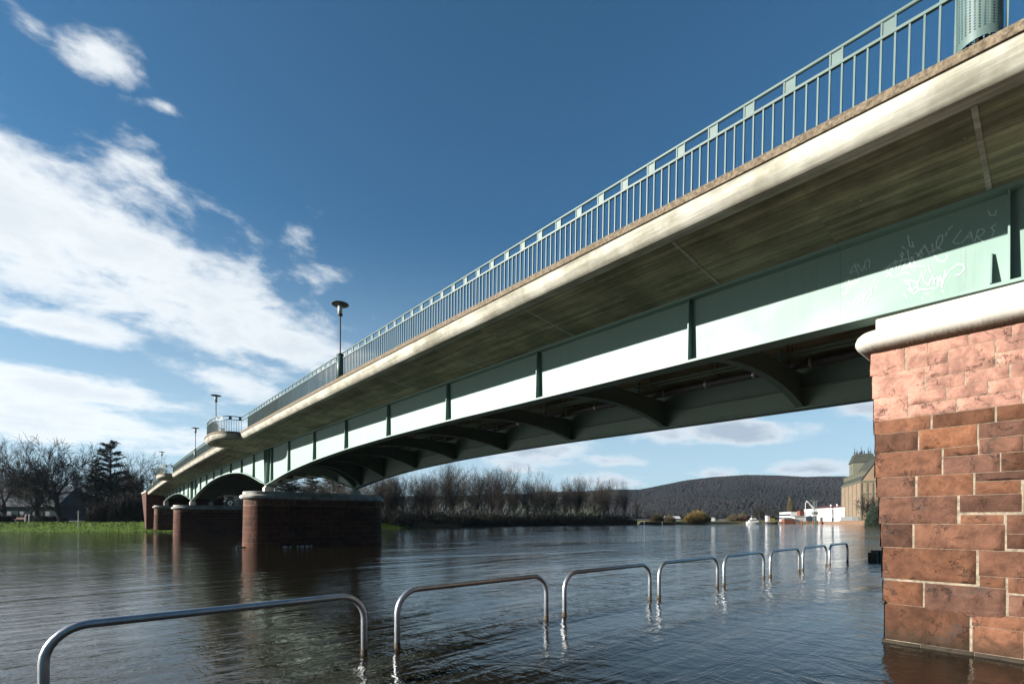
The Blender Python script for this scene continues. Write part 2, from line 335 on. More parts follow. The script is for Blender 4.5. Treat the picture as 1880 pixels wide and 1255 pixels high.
M['hill']=mat('wooded_hill_ground',(.010,.012,.013),1,var=.4,scale=.01)
M['hillforest']=mat('hillside_trees',(1.,1.,1.),1,var=.25,scale=.02,attr=True)
M['white']=mat('white_cladding',(.48,.48,.47),.6,var=.06)
M['offwhite']=mat('grey_white_render',(.17,.18,.18),.7,var=.1)
M['redroof']=mat('dark_red_roof',(.08,.016,.014),.7,var=.2)
M['silo']=mat('pale_brick_silo',(.215,.175,.11),.9,var=.3,scale=.25,col2=(.235,.15,.10))
M['silotrim']=mat('silo_stone_trim',(.105,.105,.075),.9,var=.15)
M['slate']=mat('green_grey_roof',(.032,.036,.026),.75,var=.25,scale=.6)
M['window']=mat('window_glass',(.03,.04,.05),.15)
M['bluewall']=mat('blue_grey_panels',(.025,.038,.055),.6,var=.2,scale=1.)
M['barnroof']=mat('corrugated_roof',(.018,.026,.038),.6,var=.3,scale=.4,stretch=(3,1,1))
M['darkroof']=mat('dark_tiles',(.030,.028,.026),.85,var=.3)
M['rust']=mat('rusty_steel',(.14,.045,.022),.8,var=.3)
M['yellow']=mat('yellow_paint',(.25,.20,.04),.5)
M['hull']=mat('dark_hull_paint',(.035,.035,.04),.5)
M['crane']=mat('grey_crane_steel',(.09,.12,.115),.55)
M['timber']=mat('wet_black_timber',(.018,.014,.008),.7,var=.4,bump=.5)
M['quay']=mat('quay_brick',(.16,.095,.06),.9,var=.3,scale=1.5)
M['foam']=mat('white_foam',(.5,.49,.46),.9,bump=.5)
M['red']=mat('faded_red_paint',(.12,.035,.03),.6)
M['white_post']=mat('white_post_paint',(.3,.3,.28),.6)

# ---------------------------------------------------------------- bridge geometry
CREST=45.; CB=.00027
def cam_(y): return -CB*(y-CREST)**2
HR,CAP,FT,SO,GT=9.19,8.13,8.0,7.74,7.48
Y0,Y1=-12.,107.6
P2,P3,P4=40.2,76.4,106.4
BAL=[(P2-.1,1.45,2.95),(P3+.1,1.3,2.9)]
def edge_path(step=1.2):
    pts=[]; y=Y0
    def straight(a,b):
        n=max(1,int(round((b-a)/step)))
        return [(7.74,a+(b-a)*i/n) for i in range(n+1)]
    cur=Y0
    for yc,a,bb in BAL:
        pts+=straight(cur,yc-bb)
        n=30; e=2/2.8
        for i in range(1,n):
            th=math.pi*i/n
            x=7.74-a*math.sin(th)**e; yy=yc-bb*math.copysign(abs(math.cos(th))**e,math.cos(th)); pts.append((x,yy))
        cur=yc+bb
    pts+=straight(cur,Y1)
    return pts
def offset(pts,o):
    out=[]
    for i,p in enumerate(pts):
        def nrm(a,b):
            dx,dy=b[0]-a[0],b[1]-a[1]; l=math.hypot(dx,dy) or 1; return (-dy/l,dx/l)
        n1=nrm(pts[i-1],p) if i else None; n2=nrm(p,pts[i+1]) if i<len(pts)-1 else None
        if n1 is None: n1=n2
        if n2 is None: n2=n1
        mx,my=n1[0]+n2[0],n1[1]+n2[1]; l=math.hypot(mx,my); mx/=l; my/=l
        k=1/max(.5,mx*n1[0]+my*n1[1])
        out.append((p[0]+mx*o*k,p[1]+my*o*k))
    return out
EP=edge_path()
def sweep(mb,pts,prof,zf=cam_,closed=True,col=None):
    rows=[offset(pts,o) for o,z in prof]; n=len(prof); vs=[]
    for i,p in enumerate(pts):
        c=zf(p[1])
        for j,(o,z) in enumerate(prof): vs.append((rows[j][i][0],rows[j][i][1],z+c))
    m=len(pts); rng=range(n) if closed else range(n-1)
    fs=[(i*n+j,(i+1)*n+j,(i+1)*n+(j+1)%n,i*n+(j+1)%n) for i in range(m-1) for j in rng]
    if closed: fs+= [tuple(range(n)),tuple((m-1)*n+k for k in range(n))[::-1]]
    mb.add(vs,fs,col)

bridge=tag(empty('road_bridge',(13.7,CREST,0)),'long mint green steel girder road bridge with pale concrete deck edge crossing the river','bridge')
BO=Vector((13.7,CREST,0))
def part(mb,name,m,smooth=False,parent=None,uvf=None):
    o=mb.build(name,m,parent or bridge,smooth,uvf)
    o.location=-BO if parent is None or parent is bridge else (0,0,0)
    return o
# deck slab
ys=[Y0+i*(Y1-Y0)/100 for i in range(101)]
mb=MB(); sec=[(8.20,SO),(10.08,GT+.06),(17.42,GT+.06),(19.3,SO),(19.76,FT-.02),(19.76,CAP-.05),(8.20,CAP-.05)]
vs=[(x,y,z+cam_(y)) for y in ys for x,z in sec]; n=len(sec)
fs=[(i*n+j,i*n+(j+1)%n,(i+1)*n+(j+1)%n,(i+1)*n+j) for i in range(100) for j in range(n)]+[tuple(range(n))[::-1],tuple(100*n+k for k in range(n))]
mb.add(vs,fs); deck=part(mb,'deck_slab',M['soffit'])
# soffit joints: thin pale strips of sealant
k=0; y=.72
while y<104:
    mb=MB(); c=cam_(y); w=.045 if k else .06
    mb.hexa([(8.22,y,SO+c-.012),(10.05,y,GT+.06+c-.012),(10.05,y+w,GT+.06+c-.012),(8.22,y+w,SO+c-.012),(8.22,y,SO+c+.02),(10.05,y,GT+.08+c),(10.05,y+w,GT+.08+c),(8.22,y+w,SO+c+.02)])
    y+=4.1; k+=1; part(mb,'expansion_joint',M['fascia'])
# fascia
mb=MB(); sweep(mb,EP,[(0,FT+.005),(.0,FT-.07),(-.012,FT-.14),(-.035,FT-.21),(-.07,FT-.27),(-.12,FT-.315),(-.145,FT-.328),(-.46,SO-.012),(-.475,SO+.03),(-.52,SO+.05),(-.52,FT+.005)])
fas=part(mb,'fascia_beam',M['fascia']); smooth_by_angle(fas,28)
# dark construction seams across the fascia
mb=MB(); sweep(mb,EP,[(.035,CAP),(.035,CAP-.125),(-.05,CAP-.127),(-.05,FT),(-.34,FT),(-.34,CAP)])
part(mb,'kerb_coping',M['kerb'])
# balcony slabs
for yc,a,bb in BAL:
    e=2/2.8; mb=MB(); ring=[]
    for i in range(41):
        th=math.pi*i/40
        ring.append((7.74-a*math.sin(th)**e,yc-bb*math.copysign(abs(math.cos(th))**e,math.cos(th))))
    ring=offset(ring,-.40); ring[0]=(8.3,ring[0][1]); ring[-1]=(8.3,ring[-1][1]); c=cam_(yc)
    n=len(ring); vs=[(x,y,SO+cam_(y)-.003) for x,y in ring]+[(x,y,CAP-.06+cam_(y)) for x,y in ring]
    fs=[tuple(range(n)),tuple(range(n,2*n))[::-1]]+[(i,n+i,n+(i+1)%n,(i+1)%n) for i in range(n)]
    mb.add(vs,fs); part(mb,'balcony_slab',M['soffit'])
# far side fascia
mb=MB()
far=[(19.76,y) for y in ys][::-1]; sweep(mb,far,[(0.0,FT-.02),(.03,FT),(.03,CAP),(-.3,CAP),(-.3,FT)]); part(mb,'far_kerb_coping',M['kerb'])

# girders: bottom line table (y, z) without camber
BOT=[(-12,5.50),(0,5.535),(2.2,5.58),(5.5,5.63),(10.5,5.71),(15.2,5.80),(20,5.835),(24.7,5.80),(29.4,5.66),(32,5.52),(34.5,5.36),(37.5,5.06),(P2,4.72),
     (42.8,5.28),(45,5.78),(47.6,6.20),(50,6.42),(53.1,6.58),(56,6.62),(59,6.56),(63,6.36),(66.5,6.02),(70.2,5.58),(73.4,5.10),(P3,4.66),(79,5.12),(81.5,5.48),(84.5,5.80),(88,6.08),(92,6.20),(96,6.15),(100,5.98),(104,5.72),(107.5,5.45)]
def bot(y):
    for (a,za),(b_,zb) in zip(BOT,BOT[1:]):
        if a<=y<=b_:
            t=(y-a)/(b_-a); return za+(zb-za)*t
    return BOT[0][1] if y<BOT[0][0] else BOT[-1][1]
gy=sorted(set([round(-12+i*.8,3) for i in range(150)]+[y for y,z in BOT])); gy=[y for y in gy if y<=107.5]
# smooth the table a little, keeping the sharp points over the piers
def sbot(y):
    w=0;s_=0
    for dy in (-1.2,-.8,-.4,0,.4,.8,1.2):
        yy=y+dy
        for p in (P2,P3):
            if (y-p)*(yy-p)<0 : yy=y
        if abs(y-P2)<1e-6 or abs(y-P3)<1e-6: yy=y
        s_+=bot(yy); w+=1
    return s_/w
def girder(name,X,sgn):
    g=MB()
    def band(x0,x1,zlo,zhi):
        vs=[]
        for y in gy:
            a,b_=zlo(y),zhi(y); vs+=[(x0,y,a),(x1,y,a),(x1,y,b_),(x0,y,b_)]
        m=len(gy); fs=[(i*4+j,i*4+(j+1)%4,(i+1)*4+(j+1)%4,(i+1)*4+j) for i in range(m-1) for j in range(4)]+[(3,2,1,0),tuple((m-1)*4+k for k in range(4))]
        g.add(vs,fs)
    band(X-.012,X+.012,lambda y:sbot(y)+.05,lambda y:GT+cam_(y))
    band(X-.20,X+.22,lambda y:sbot(y),lambda y:sbot(y)+.05)
    band(X-.20,X+.20,lambda y:GT+cam_(y),lambda y:GT+.075+cam_(y))
    return part(g,name,M['mint'])
gn=girder('near_girder',10.3,-1); gf=girder('far_girder',17.2,1)
mb=MB()
for y0 in [i*2. for i in range(-4,50)]: 
    y1=y0+2.; mb.hexa([(17.02,y0,6.42+cam_(y0)*.3),(17.19,y0,6.42+cam_(y0)*.3),(17.19,y1,6.42+cam_(y1)*.3),(17.02,y1,6.42+cam_(y1)*.3)]+[(17.02,y0,6.435+cam_(y0)*.3),(17.19,y0,6.435+cam_(y0)*.3),(17.19,y1,6.435+cam_(y1)*.3),(17.02,y1,6.435+cam_(y1)*.3)])
    if y0>28: break
part(mb,'longitudinal_stiffener',M['mint'])
FIN=[.55,5.59,10.5,15.4,20.25,25.05,29.85,34.8,38.9,P2,44.2,48.4,52.8,57.2,61.3,65.6,69.7,73.4,P3,79.6,83.6,87.6,91.6,95.6,99.6,103.5]
mb=None
for y in FIN:
    mb=MB(); c=cam_(y); zt=GT+c-.002; zb=sbot(y)+.052
    w0,w1=(.15,.20)
    if y in(P2,P3):
        for dy in (-.55,0,.55): 
            zb2=sbot(y+dy)+.052; yb=y+dy*.35; zbb=sbot(yb)+.052
            mb.hexa([(10.3-.24,yb-.015,zbb),(10.287,yb-.015,zbb),(10.287,yb+.015,zbb),(10.3-.24,yb+.015,zbb),(10.3-.19,y+dy-.015,zt),(10.287,y+dy-.015,zt),(10.287,y+dy+.015,zt),(10.3-.19,y+dy+.015,zt)])
    else:
        mb.hexa([(10.3-w1,y-.012,zb),(10.287,y-.012,zb),(10.287,y+.012,zb),(10.3-w1,y+.012,zb),(10.3-w0,y-.012,zt),(10.287,y-.012,zt),(10.287,y+.012,zt),(10.3-w0,y+.012,zt)])
        mb.tube([(10.3-w0+.05,y-.03,zt-.09),(10.3-w0+.05,y+.03,zt-.09)],.014,8)
    part(mb,'web_stiffener',M['mint'])
# small gusset beside the abutment stiffener
mb=MB(); y=.74; mb.hexa([(10.1,y-.01,5.62),(10.287,y-.01,5.62),(10.287,y+.01,5.62),(10.1,y+.01,5.62),(10.23,y-.01,6.12),(10.287,y-.01,6.12),(10.287,y+.01,6.12),(10.23,y+.01,6.12)])
part(mb,'gusset_plate',M['mint'])
# arched cross frames
for y in [yy for yy in FIN if yy<106]:
    if y in (.55,): pass
    mb=MB(); n=18; x0,x1=10.32,17.18; c=cam_(y)
    b0=sbot(y)+.055; b0=max(b0,4.9) if y not in (P2,P3) else b0
    crown=min(6.05+c*.5+.35,GT+c-.75); crown=max(crown,b0+.25)
    top=max(6.60,crown+.5); top=min(top,GT+c-.12)
    lo=[(x0+(x1-x0)*i/n, b0+(crown-b0)*(1-abs(2*i/n-1)**2.3)) for i in range(n+1)]
    for (xa,za),(xb,zb) in zip(lo,lo[1:]):
        mb.hexa([(xa,y-.012,za),(xb,y-.012,zb),(xb,y+.012,zb),(xa,y+.012,za),(xa,y-.012,top),(xb,y-.012,top),(xb,y+.012,top),(xa,y+.012,top)])
        mb.hexa([(xa,y-.11,za-.03),(xb,y-.11,zb-.03),(xb,y+.11,zb-.03),(xa,y+.11,za-.03),(xa,y-.11,za-.001),(xb,y-.11,zb-.001),(xb,y+.11,zb-.001),(xa,y+.11,za-.001)])
    mb.box((x0,y-.10,top+.001),(x1,y+.10,top+.025))
    # posts from the beam up to the deck and a short diagonal pair
    for px_ in (12.2,15.4):
        mb.box((px_-.06,y-.06,top+.026),(px_+.06,y+.06,GT+c+.05))
    part(mb,'cross_frame',M['mint'])
# service pipe, tray and hangers between the girders
mb=MB(); pz=lambda y:6.98+cam_(y)*.55+.12
mb.tube([(16.45,y,pz(y)) for y in np.arange(2.8,104,2.)],.13,12); pipe=part(mb,'service_pipe',M['pipe'],True)
for y in np.arange(3.4,60,1.65):
    mb=MB(); mb.tube([(16.45,y,pz(y)),(16.45,y+.07,pz(y+.07))],.145,12); part(mb,'pipe_collar',M['silver'])
mb=MB()
yy=list(np.arange(2.8,60,2.))
for a,b_ in zip(yy,yy[1:]):
    for xo in (14.9,15.25):
        za,zb=GT-.28+cam_(a),GT-.28+cam_(b_)
        mb.hexa([(xo,a,za),(xo+.03,a,za),(xo+.03,b_,zb),(xo,b_,zb),(xo,a,za+.06),(xo+.03,a,za+.06),(xo+.03,b_,zb+.06),(xo,b_,zb+.06)])
part(mb,'cable_tray',M['mint'])
for y in np.arange(3.0,60,2.2):
    mb=MB(); z_=GT-.25+cam_(y); mb.tube([(14.915,y,GT+.07+cam_(y)),(14.915,y,z_-.06),(15.265,y,z_-.06),(15.265,y,GT+.07+cam_(y))],.012,5); part(mb,'tray_hanger',M['dark'])
    mb=MB(); mb.tube([(16.45,y+.5,pz(y)+.1),(16.45,y+.5,GT+.07+cam_(y))],.014,5); part(mb,'pipe_hanger',M['dark'])
# graffiti scratches on the near girder web
BL= [(1.743, 2.207, 4.557, 4.94), (1.455, 1.737, 4.758, 4.94), (0.982, 1.448, 4.758, 4.94), (0.515, 0.974, 4.758, 4.94), (0.375, 0.508, 4.758, 4.94), (1.213, 1.722, 4.557, 4.758), (0.692, 1.204, 4.358, 4.758), (0.375, 0.681, 4.557, 4.758), (0.375, 0.675, 4.358, 4.557), (1.495, 2.181, 4.159, 4.557), (1.204, 1.489, 4.358, 4.557), (1.02, 1.475, 4.159, 4.358), (0.543, 1.008, 4.159, 4.358), (0.377, 0.53, 4.159, 4.358), (1.703, 2.156, 3.766, 4.159), (1.234, 1.696, 3.962, 4.159), (0.765, 1.224, 3.962, 4.159), (0.376, 0.754, 3.962, 4.159), (1.115, 1.685, 3.766, 3.962), (0.417, 1.103, 3.766, 3.962), (0.376, 0.409, 3.766, 3.962), (1.415, 2.147, 3.539, 3.766), (0.692, 1.393, 3.539, 3.766), (0.376, 0.673, 3.539, 3.766), (1.568, 2.13, 3.218, 3.539), (0.879, 1.554, 3.218, 3.539), (0.376, 0.864, 3.313, 3.539), (0.869, 1.259, 3.079, 3.218), (0.396, 0.858, 3.079, 3.313), (1.279, 2.127, 2.806, 3.218), (0.637, 1.262, 2.806, 3.079), (0.375, 0.626, 2.806, 3.079), (1.598, 2.098, 2.477, 2.806), (0.921, 1.573, 2.477, 2.806), (0.36, 0.9, 2.673, 2.806), (0.426, 0.9, 2.477, 2.673), (1.098, 2.069, 2.038, 2.477), (0.416, 1.071, 2.214, 2.477), (0.36, 0.402, 2.214, 2.61), (0.597, 1.062, 2.038, 2.178), (1.629, 2.043, 1.651, 2.038), (0.584, 1.607, 1.651, 2.038), (0.36, 0.568, 1.901, 2.178), (0.359, 0.567, 1.686, 1.901), (0.884, 2.018, 1.136, 1.651), (0.359, 0.858, 1.272, 1.651), (0.576, 0.849, 1.106, 1.272), (1.494, 2.005, 0.723, 1.106), (0.571, 1.475, 0.646, 1.106), (0.359, 0.554, 1.051, 1.272), (0.358, 0.546, 0.723, 1.028), (0.952, 1.979, 0.135, 0.723), (0.358, 0.93, 0.522, 0.723), (0.395, 0.924, 0.135, 0.522)]
GR= [[(2.554, 6.524), (2.51, 6.622), (2.44, 6.616)], [(2.489, 6.677), (2.426, 6.45)], [(2.545, 6.531), (2.44, 6.543)], [(2.44, 6.651), (2.374, 6.492), (2.345, 6.578), (2.302, 6.479)], [(2.34, 6.555), (2.328, 6.644), (2.268, 6.665), (2.26, 6.616), (2.268, 6.507)], [(2.635, 6.406), (2.554, 6.419), (2.635, 6.162)], [(2.689, 6.331), (2.475, 6.347)], [(2.68, 6.2), (2.59, 6.2)], [(2.572, 6.415), (2.545, 6.226)], [(2.537, 6.307), (2.44, 6.365), (2.457, 6.32)], [(2.51, 6.245), (2.405, 6.363)], [(2.608, 6.026), (2.549, 5.974)], [(2.501, 5.979), (2.44, 6.084), (2.422, 5.974), (2.492, 5.893), (2.51, 5.961)], [(2.422, 5.932), (2.336, 6.089), (2.353, 5.95)], [(2.388, 6.097), (2.345, 6.02)], [(2.336, 6.027), (2.243, 6.148), (2.234, 6.033)], [(2.353, 5.836), (2.234, 6.074)], [(2.251, 6.151), (2.168, 6.162), (2.176, 6.104)], [(2.209, 6.249), (2.176, 6.277)], [(2.422, 5.859), (2.336, 5.841)], [(2.268, 5.952), (2.201, 5.939)], [(2.069, 6.408), (1.908, 6.475), (1.767, 6.458)], [(2.02, 6.379), (1.98, 6.424), (1.948, 6.351)], [(1.948, 6.351), (1.908, 6.495), (1.86, 6.416)], [(1.9, 6.452), (1.884, 6.327)], [(1.86, 6.317), (1.798, 6.549), (1.814, 6.591), (1.837, 6.545), (1.806, 6.493)], [(1.845, 6.45), (1.66, 6.453)], [(1.798, 6.352), (1.767, 6.418)], [(1.744, 6.605), (1.721, 6.439), (1.706, 6.306)], [(1.729, 6.295), (1.683, 6.443)], [(1.69, 6.466), (1.637, 6.328)], [(1.637, 6.512), (1.555, 6.401)], [(1.615, 6.435), (1.592, 6.503)], [(1.6, 6.438), (1.525, 6.59), (1.459, 6.409)], [(1.577, 6.535), (1.54, 6.443)], [(1.43, 6.568), (1.416, 6.429)], [(1.452, 6.444), (1.351, 6.468), (1.302, 6.569), (1.302, 6.654), (1.344, 6.663), (1.373, 6.581), (1.38, 6.509), (1.316, 6.425)], [(1.266, 6.629), (1.252, 6.679)], [(1.231, 6.707), (1.183, 6.75)], [(1.736, 6.837), (1.713, 6.651), (1.66, 6.618), (1.683, 6.716)], [(1.814, 6.693), (1.775, 6.638)], [(1.401, 6.366), (1.358, 6.273), (1.28, 6.223), (1.245, 6.265), (1.252, 6.314)], [(2.036, 6.265), (1.964, 6.297)], [(2.012, 6.336), (1.94, 6.228)], [(1.908, 6.226), (1.767, 6.242), (1.721, 6.195)], [(1.814, 6.279), (1.767, 6.34), (1.518, 6.251)], [(1.736, 6.298), (1.66, 6.288)], [(1.652, 6.227), (1.637, 6.211)], [(1.806, 6.129), (1.706, 6.081), (1.6, 6.003), (1.69, 5.881), (1.713, 6.006), (1.782, 6.09)], [(1.721, 6.087), (1.69, 5.92), (1.736, 5.956)], [(1.698, 5.903), (1.63, 5.937), (1.562, 6.144)], [(1.63, 6.034), (1.6, 5.887), (1.54, 5.885)], [(1.562, 6.163), (1.533, 5.998), (1.481, 5.922), (1.452, 6.006)], [(1.518, 6.127), (1.496, 6.176)], [(1.467, 6.231), (1.452, 6.12)], [(1.467, 5.916), (1.416, 6.05), (1.394, 5.909)], [(1.416, 5.955), (1.366, 6.012), (1.351, 5.865)], [(1.366, 5.879), (1.33, 6.017), (1.309, 5.868), (1.259, 6.084)], [(1.309, 5.821), (1.266, 6.077)], [(1.273, 5.967), (1.21, 6.065), (1.114, 6.119), (1.053, 6.086), (1.047, 6.001), (1.101, 5.948), (1.155, 5.96)], [(1.615, 5.883), (1.366, 5.832)], [(1.729, 5.943), (1.668, 5.853), (1.6, 5.878)], [(1.79, 5.897), (1.752, 5.814)], [(1.562, 5.759), (1.54, 5.716)], [(1.525, 5.794), (1.467, 5.783)], [(1.302, 5.762), (1.292, 5.749)], [(1.08, 6.639), (1.128, 6.568), (1.179, 6.497), (1.155, 6.46), (1.098, 6.435)], [(1.073, 6.434), (1.02, 6.502), (0.973, 6.563), (0.947, 6.406)], [(1.026, 6.486), (0.953, 6.491)], [(0.927, 6.389), (0.888, 6.561)], [(0.901, 6.54), (0.849, 6.552), (0.817, 6.502), (0.849, 6.454), (0.901, 6.449), (0.836, 6.349)], [(0.696, 6.557), (0.747, 6.524), (0.715, 6.456), (0.74, 6.379)], [(0.778, 6.788), (0.759, 6.716), (0.709, 6.692), (0.69, 6.763)]]

GRP=[(0,6,'white scratched tag ATV'),(6,11,'white scratched initials'),(11,20,'white scratched tag with quote marks'),(20,36,'white scratched tangled name above the shadow edge'),(36,44,'white scratched curls on the lit band'),(44,50,'white scratched strokes'),(50,66,'white scratched looping name'),(66,73,'pale scratched word CARS'),(73,74,'pale scratched hook mark')]
for g0,g1,glab in GRP:
  mb=MB()
  for st in GR[g0:g1]:
      for (ya,za),(yb,zb) in zip(st,st[1:]):
          dy,dz=yb-ya,zb-za; l=math.hypot(dy,dz)
          if l<1e-4: continue
          w=.007 if g0 in(0,66) else .0095; ny,nz=-dz/l*w,dy/l*w; ey,ez=dy/l*w*.6,dz/l*w*.6
          x=10.2845-.00035*(len(mb.f)//6%12)
          p=[(ya-ey-ny*.7,za-ez-nz*.7),(yb+ey-ny*.5,zb+ez-nz*.5),(yb+ey+ny*.5,zb+ez+nz*.5),(ya-ey+ny*.7,za-ez+nz*.7)]
          mb.hexa([(x,*q) for q in p]+[(x+.0025,*q) for q in p])
  if mb.f: tag(part(mb,'graffiti_tag',M['scratch']),glab)
# bearings
for yb in (P2,P3,P4-.3):
    for X in (10.3,17.2):
        mb=MB(); zt=sbot(yb)-.002; capz={P2:4.22,P3:4.05}.get(yb,4.7)
        mb.box((X-.33,yb-.3,capz+.003),(X+.33,yb+.3,zt-.12)); mb.box((X-.22,yb-.2,zt-.119),(X+.22,yb+.2,zt))
        part(mb,'bearing_block',M['capstone'])
# railing
hand=MB(); RP=offset(EP,-.13)
hand.tube([(x,y,HR-.025+cam_(y)) for x,y in RP],.030,10); HRo=part(hand,'railing',M['mint_rail'],True)
mb=MB(); sweep(mb,EP,[(-.105,HR-.265),(-.105,HR-.225),(-.155,HR-.225),(-.155,HR-.265)]); o=part(mb,'lower_rail',M['mint_rail'],parent=HRo)
PL=.147*16
def panel(mb,n,pos):    # balusters at pos(i) -> x,y,dirx,diry
    for i in range(n):
        x,y,ux,uy=pos(i); c=cam_(y)*0; four=i%4
        zt=HR-.03 if four in (0,1) else HR-.26
        vs=[]; nx_,ny_=-uy,ux
        for z in (CAP-.005,zt):
            for sa,sb in ((1,1),(-1,1),(-1,-1),(1,-1)): vs.append((x+nx_*.017*sa+ux*.0105*sb,y+ny_*.017*sa+uy*.0105*sb,z+pos_c(y)))
        mb.add(vs,[(k,(k+1)%4,4+(k+1)%4,4+k) for k in range(4)]+[(4,5,6,7)])
        if four==0:
            x2,y2=x+ux*.147,y+uy*.147; c=pos_c(y); nx,ny=-uy*.006,ux*.006
            za,zb=HR-.226+c,HR-.052+c
            mb.hexa([(x-nx,y-ny,za),(x2-nx,y2-ny,za),(x2+nx,y2+ny,za),(x+nx,y+ny,za),(x-nx,y-ny,zb),(x2-nx,y2-ny,zb),(x2+nx,y2+ny,zb),(x+nx,y+ny,zb)])
pos_c=lambda y:0
pm=MB(); panel(pm,16,lambda i:(0,i*.147,0,1)); proto=None
segs=[(Y0,BAL[0][0]-BAL[0][2]),(BAL[0][0]+BAL[0][2],BAL[1][0]-BAL[1][2]),(BAL[1][0]+BAL[1][2],Y1)]
for a,b_ in segs:
    a+=.13; b_-=.13; n=int(round((b_-a)/PL)); 
    if a<0:
        off=(2.84-(a)) % PL; a=a+off-PL+.0; n=int((b_-a)/PL)+1
    else: pass
    for k in range(n):
        y=a+k*PL
        if y+PL>b_+.6: break
        sc=1.0
        if proto is None: o=proto=pm.build('baluster_panel',M['mint_rail'],HRo)
        else:
            o=proto.copy(); COL.objects.link(o); o.parent=HRo
        sl_=-2*CB*(y+PL/2-CREST)
        mtx=Matrix(((1,0,0,7.87),(0,1,0,y),(0,sl_,1,cam_(y)),(0,0,0,1)))
        o.location=(7.87,y,cam_(y)); o.rotation_euler=(math.atan(sl_),0,0)
# balcony balusters
for yc,a,bb in BAL:
    mb=MB(); pts=[p for p in RP if yc-bb-.01<=p[1]<=yc+bb+.01]
    L=[0]; 
    for p,q in zip(pts,pts[1:]): L.append(L[-1]+math.dist(p,q))
    def posf(i):
        s=i*.147+.03
        for k in range(len(L)-1):
            if L[k]<=s<=L[k+1]:
                t=(s-L[k])/(L[k+1]-L[k]+1e-9); p,q=pts[k],pts[k+1]; dx,dy=q[0]-p[0],q[1]-p[1]; l=math.hypot(dx,dy)
                return p[0]+dx*t,p[1]+dy*t,dx/l,dy/l
        return pts[-1][0],pts[-1][1],0,1
    pos_c=lambda y:cam_(y)
    panel(mb,int(L[-1]/.147),posf); part(mb,'baluster_panel',M['mint_rail'],parent=HRo)
# far railing
mb=MB(); pos_c=lambda y:cam_(y)
mb.tube([(19.6,y,HR-.025+cam_(y)) for y in ys],.03,8); 
for y in np.arange(Y0,Y1,.294): mb.box((19.585,y-.015,CAP-.01+cam_(y)),(19.615,y+.015,HR-.04+cam_(y)))
part(mb,'far_railing',M['mint_rail'])

# ---------------------------------------------------------------- piers
def stadium(x0,x1,yc,r,n=14):
    p=[]
    for i in range(n+1):
        th=math.pi/2+math.pi*i/n; p.append((x0+r+r*math.cos(th),yc+r*math.sin(th)))
    for i in range(n+1):
        th=-math.pi/2+math.pi*i/n; p.append((x1-r+r*math.cos(th),yc+r*math.sin(th)))
    return p
def prism_rings(mb,rings,uv):
    n=len(rings[0][0]); b=len(mb.v); vs=[]
    for pts,z in rings:
        s=0; 
        for i,p in enumerate(pts):
            if i: s+=math.dist(p,pts[i-1])
            vs.append((*p,z)); uv.append((s,z))
        s+=math.dist(pts[0],pts[-1]); vs.append((*pts[0],z)); uv.append((s,z))
    n+=1
    fs=[(i*n+k,i*n+k+1,(i+1)*n+k+1,(i+1)*n+k) for i in range(len(rings)-1) for k in range(n-1)]
    fs.append(tuple((len(rings)-1)*n+k for k in range(n-1)))
    mb.add(vs,fs)
def pier(name,label,yc,x0,x1,r,captop,caph,zbase,group):
    root=tag(empty(name,((x0+x1)/2,yc,0)),label,'bridge pier',group)
    mb=MB(); uv=[]; zt=captop-caph
    prism_rings(mb,[(stadium(x0-.12,x1+.12,yc,r+.12),zbase),(stadium(x0,x1,yc,r),zt+.02)],uv)
    o=mb.build('stone_shaft',M['pier'],root,uvf=uv); smooth_by_angle(o,40); o.location=-Vector(root.location)
    mb=MB(); uv=[]; k=caph
    prof=[(.0,0),(.12,.0),(.22,.04),(.27,.12),(.27,.22),(.20,.30),(.07,.33),(.05,.34),(.05,k-.02),(.03,k)]
    prism_rings(mb,[(stadium(x0-q,x1+q,yc,r+q),zt+z) for q,z in prof],uv)
    o=mb.build('cap_stone',M['piercap'],root); smooth_by_angle(o,40); o.location=-Vector(root.location)
    return root
PG='sandstone piers under the bridge'
pier('bridge_pier','round nosed red sandstone pier standing in the river, nearest of the two in midstream',P2,8.62,19.4,1.35,4.22,.56,-1.5,PG)
pier('bridge_pier','round nosed red sandstone pier further off, between the nearest river pier and the far bank',P3,8.2,19.4,1.35,4.05,.56,-1.5,PG)
pier('bridge_pier','dark stone pier on the far grass bank below the end of the bridge',P4,8.6,19.4,1.0,4.7,.5,-.5,PG)
# far abutment with sloping brick wing wall
root=tag(empty('far_abutment',(13.5,109.5,0)),'red brick abutment with tapering wing wall at the far end of the bridge','abutment')
mb=MB(); uv=[]
def ubox(mb,uv,a,b,slant=0,topdrop=0):
    x0,y0,z0=a;x1,y1,z1=b
    P=[(x0,y0,z0),(x1,y0,z0),(x1,y1,z0),(x0,y1,z0),(x0,y0,z1),(x1,y0,z1),(x1,y1+slant,z1-topdrop),(x0,y1+slant,z1-topdrop)]
    for f in [(4,5,6,7),(0,1,5,4),(1,2,6,5),(2,3,7,6),(3,0,4,7)]:
        q=[P[i] for i in f]; mb.add(q,[(0,1,2,3)])
        nx=abs((Vector(q[1])-Vector(q[0])).cross(Vector(q[2])-Vector(q[0])).normalized().x)
        for p in q: uv.append((p[1] if nx>.5 else p[0],p[2]))
ubox(mb,uv,(8.4,107.65,-.5),(19.6,112,7.0))
ubox(mb,uv,(7.55,107.66,-.5),(8.38,108.2,7.15),9.5,.1)
o=mb.build('brick_wall',M['redbrick'],root,uvf=uv); o.location=-Vector(root.location)
mb=MB(); mb.box((7.5,107.62,7.152),(8.42,117.6,7.35)); o=mb.build('wall_coping',M['capstone'],root); o.location=-Vector(root.location)

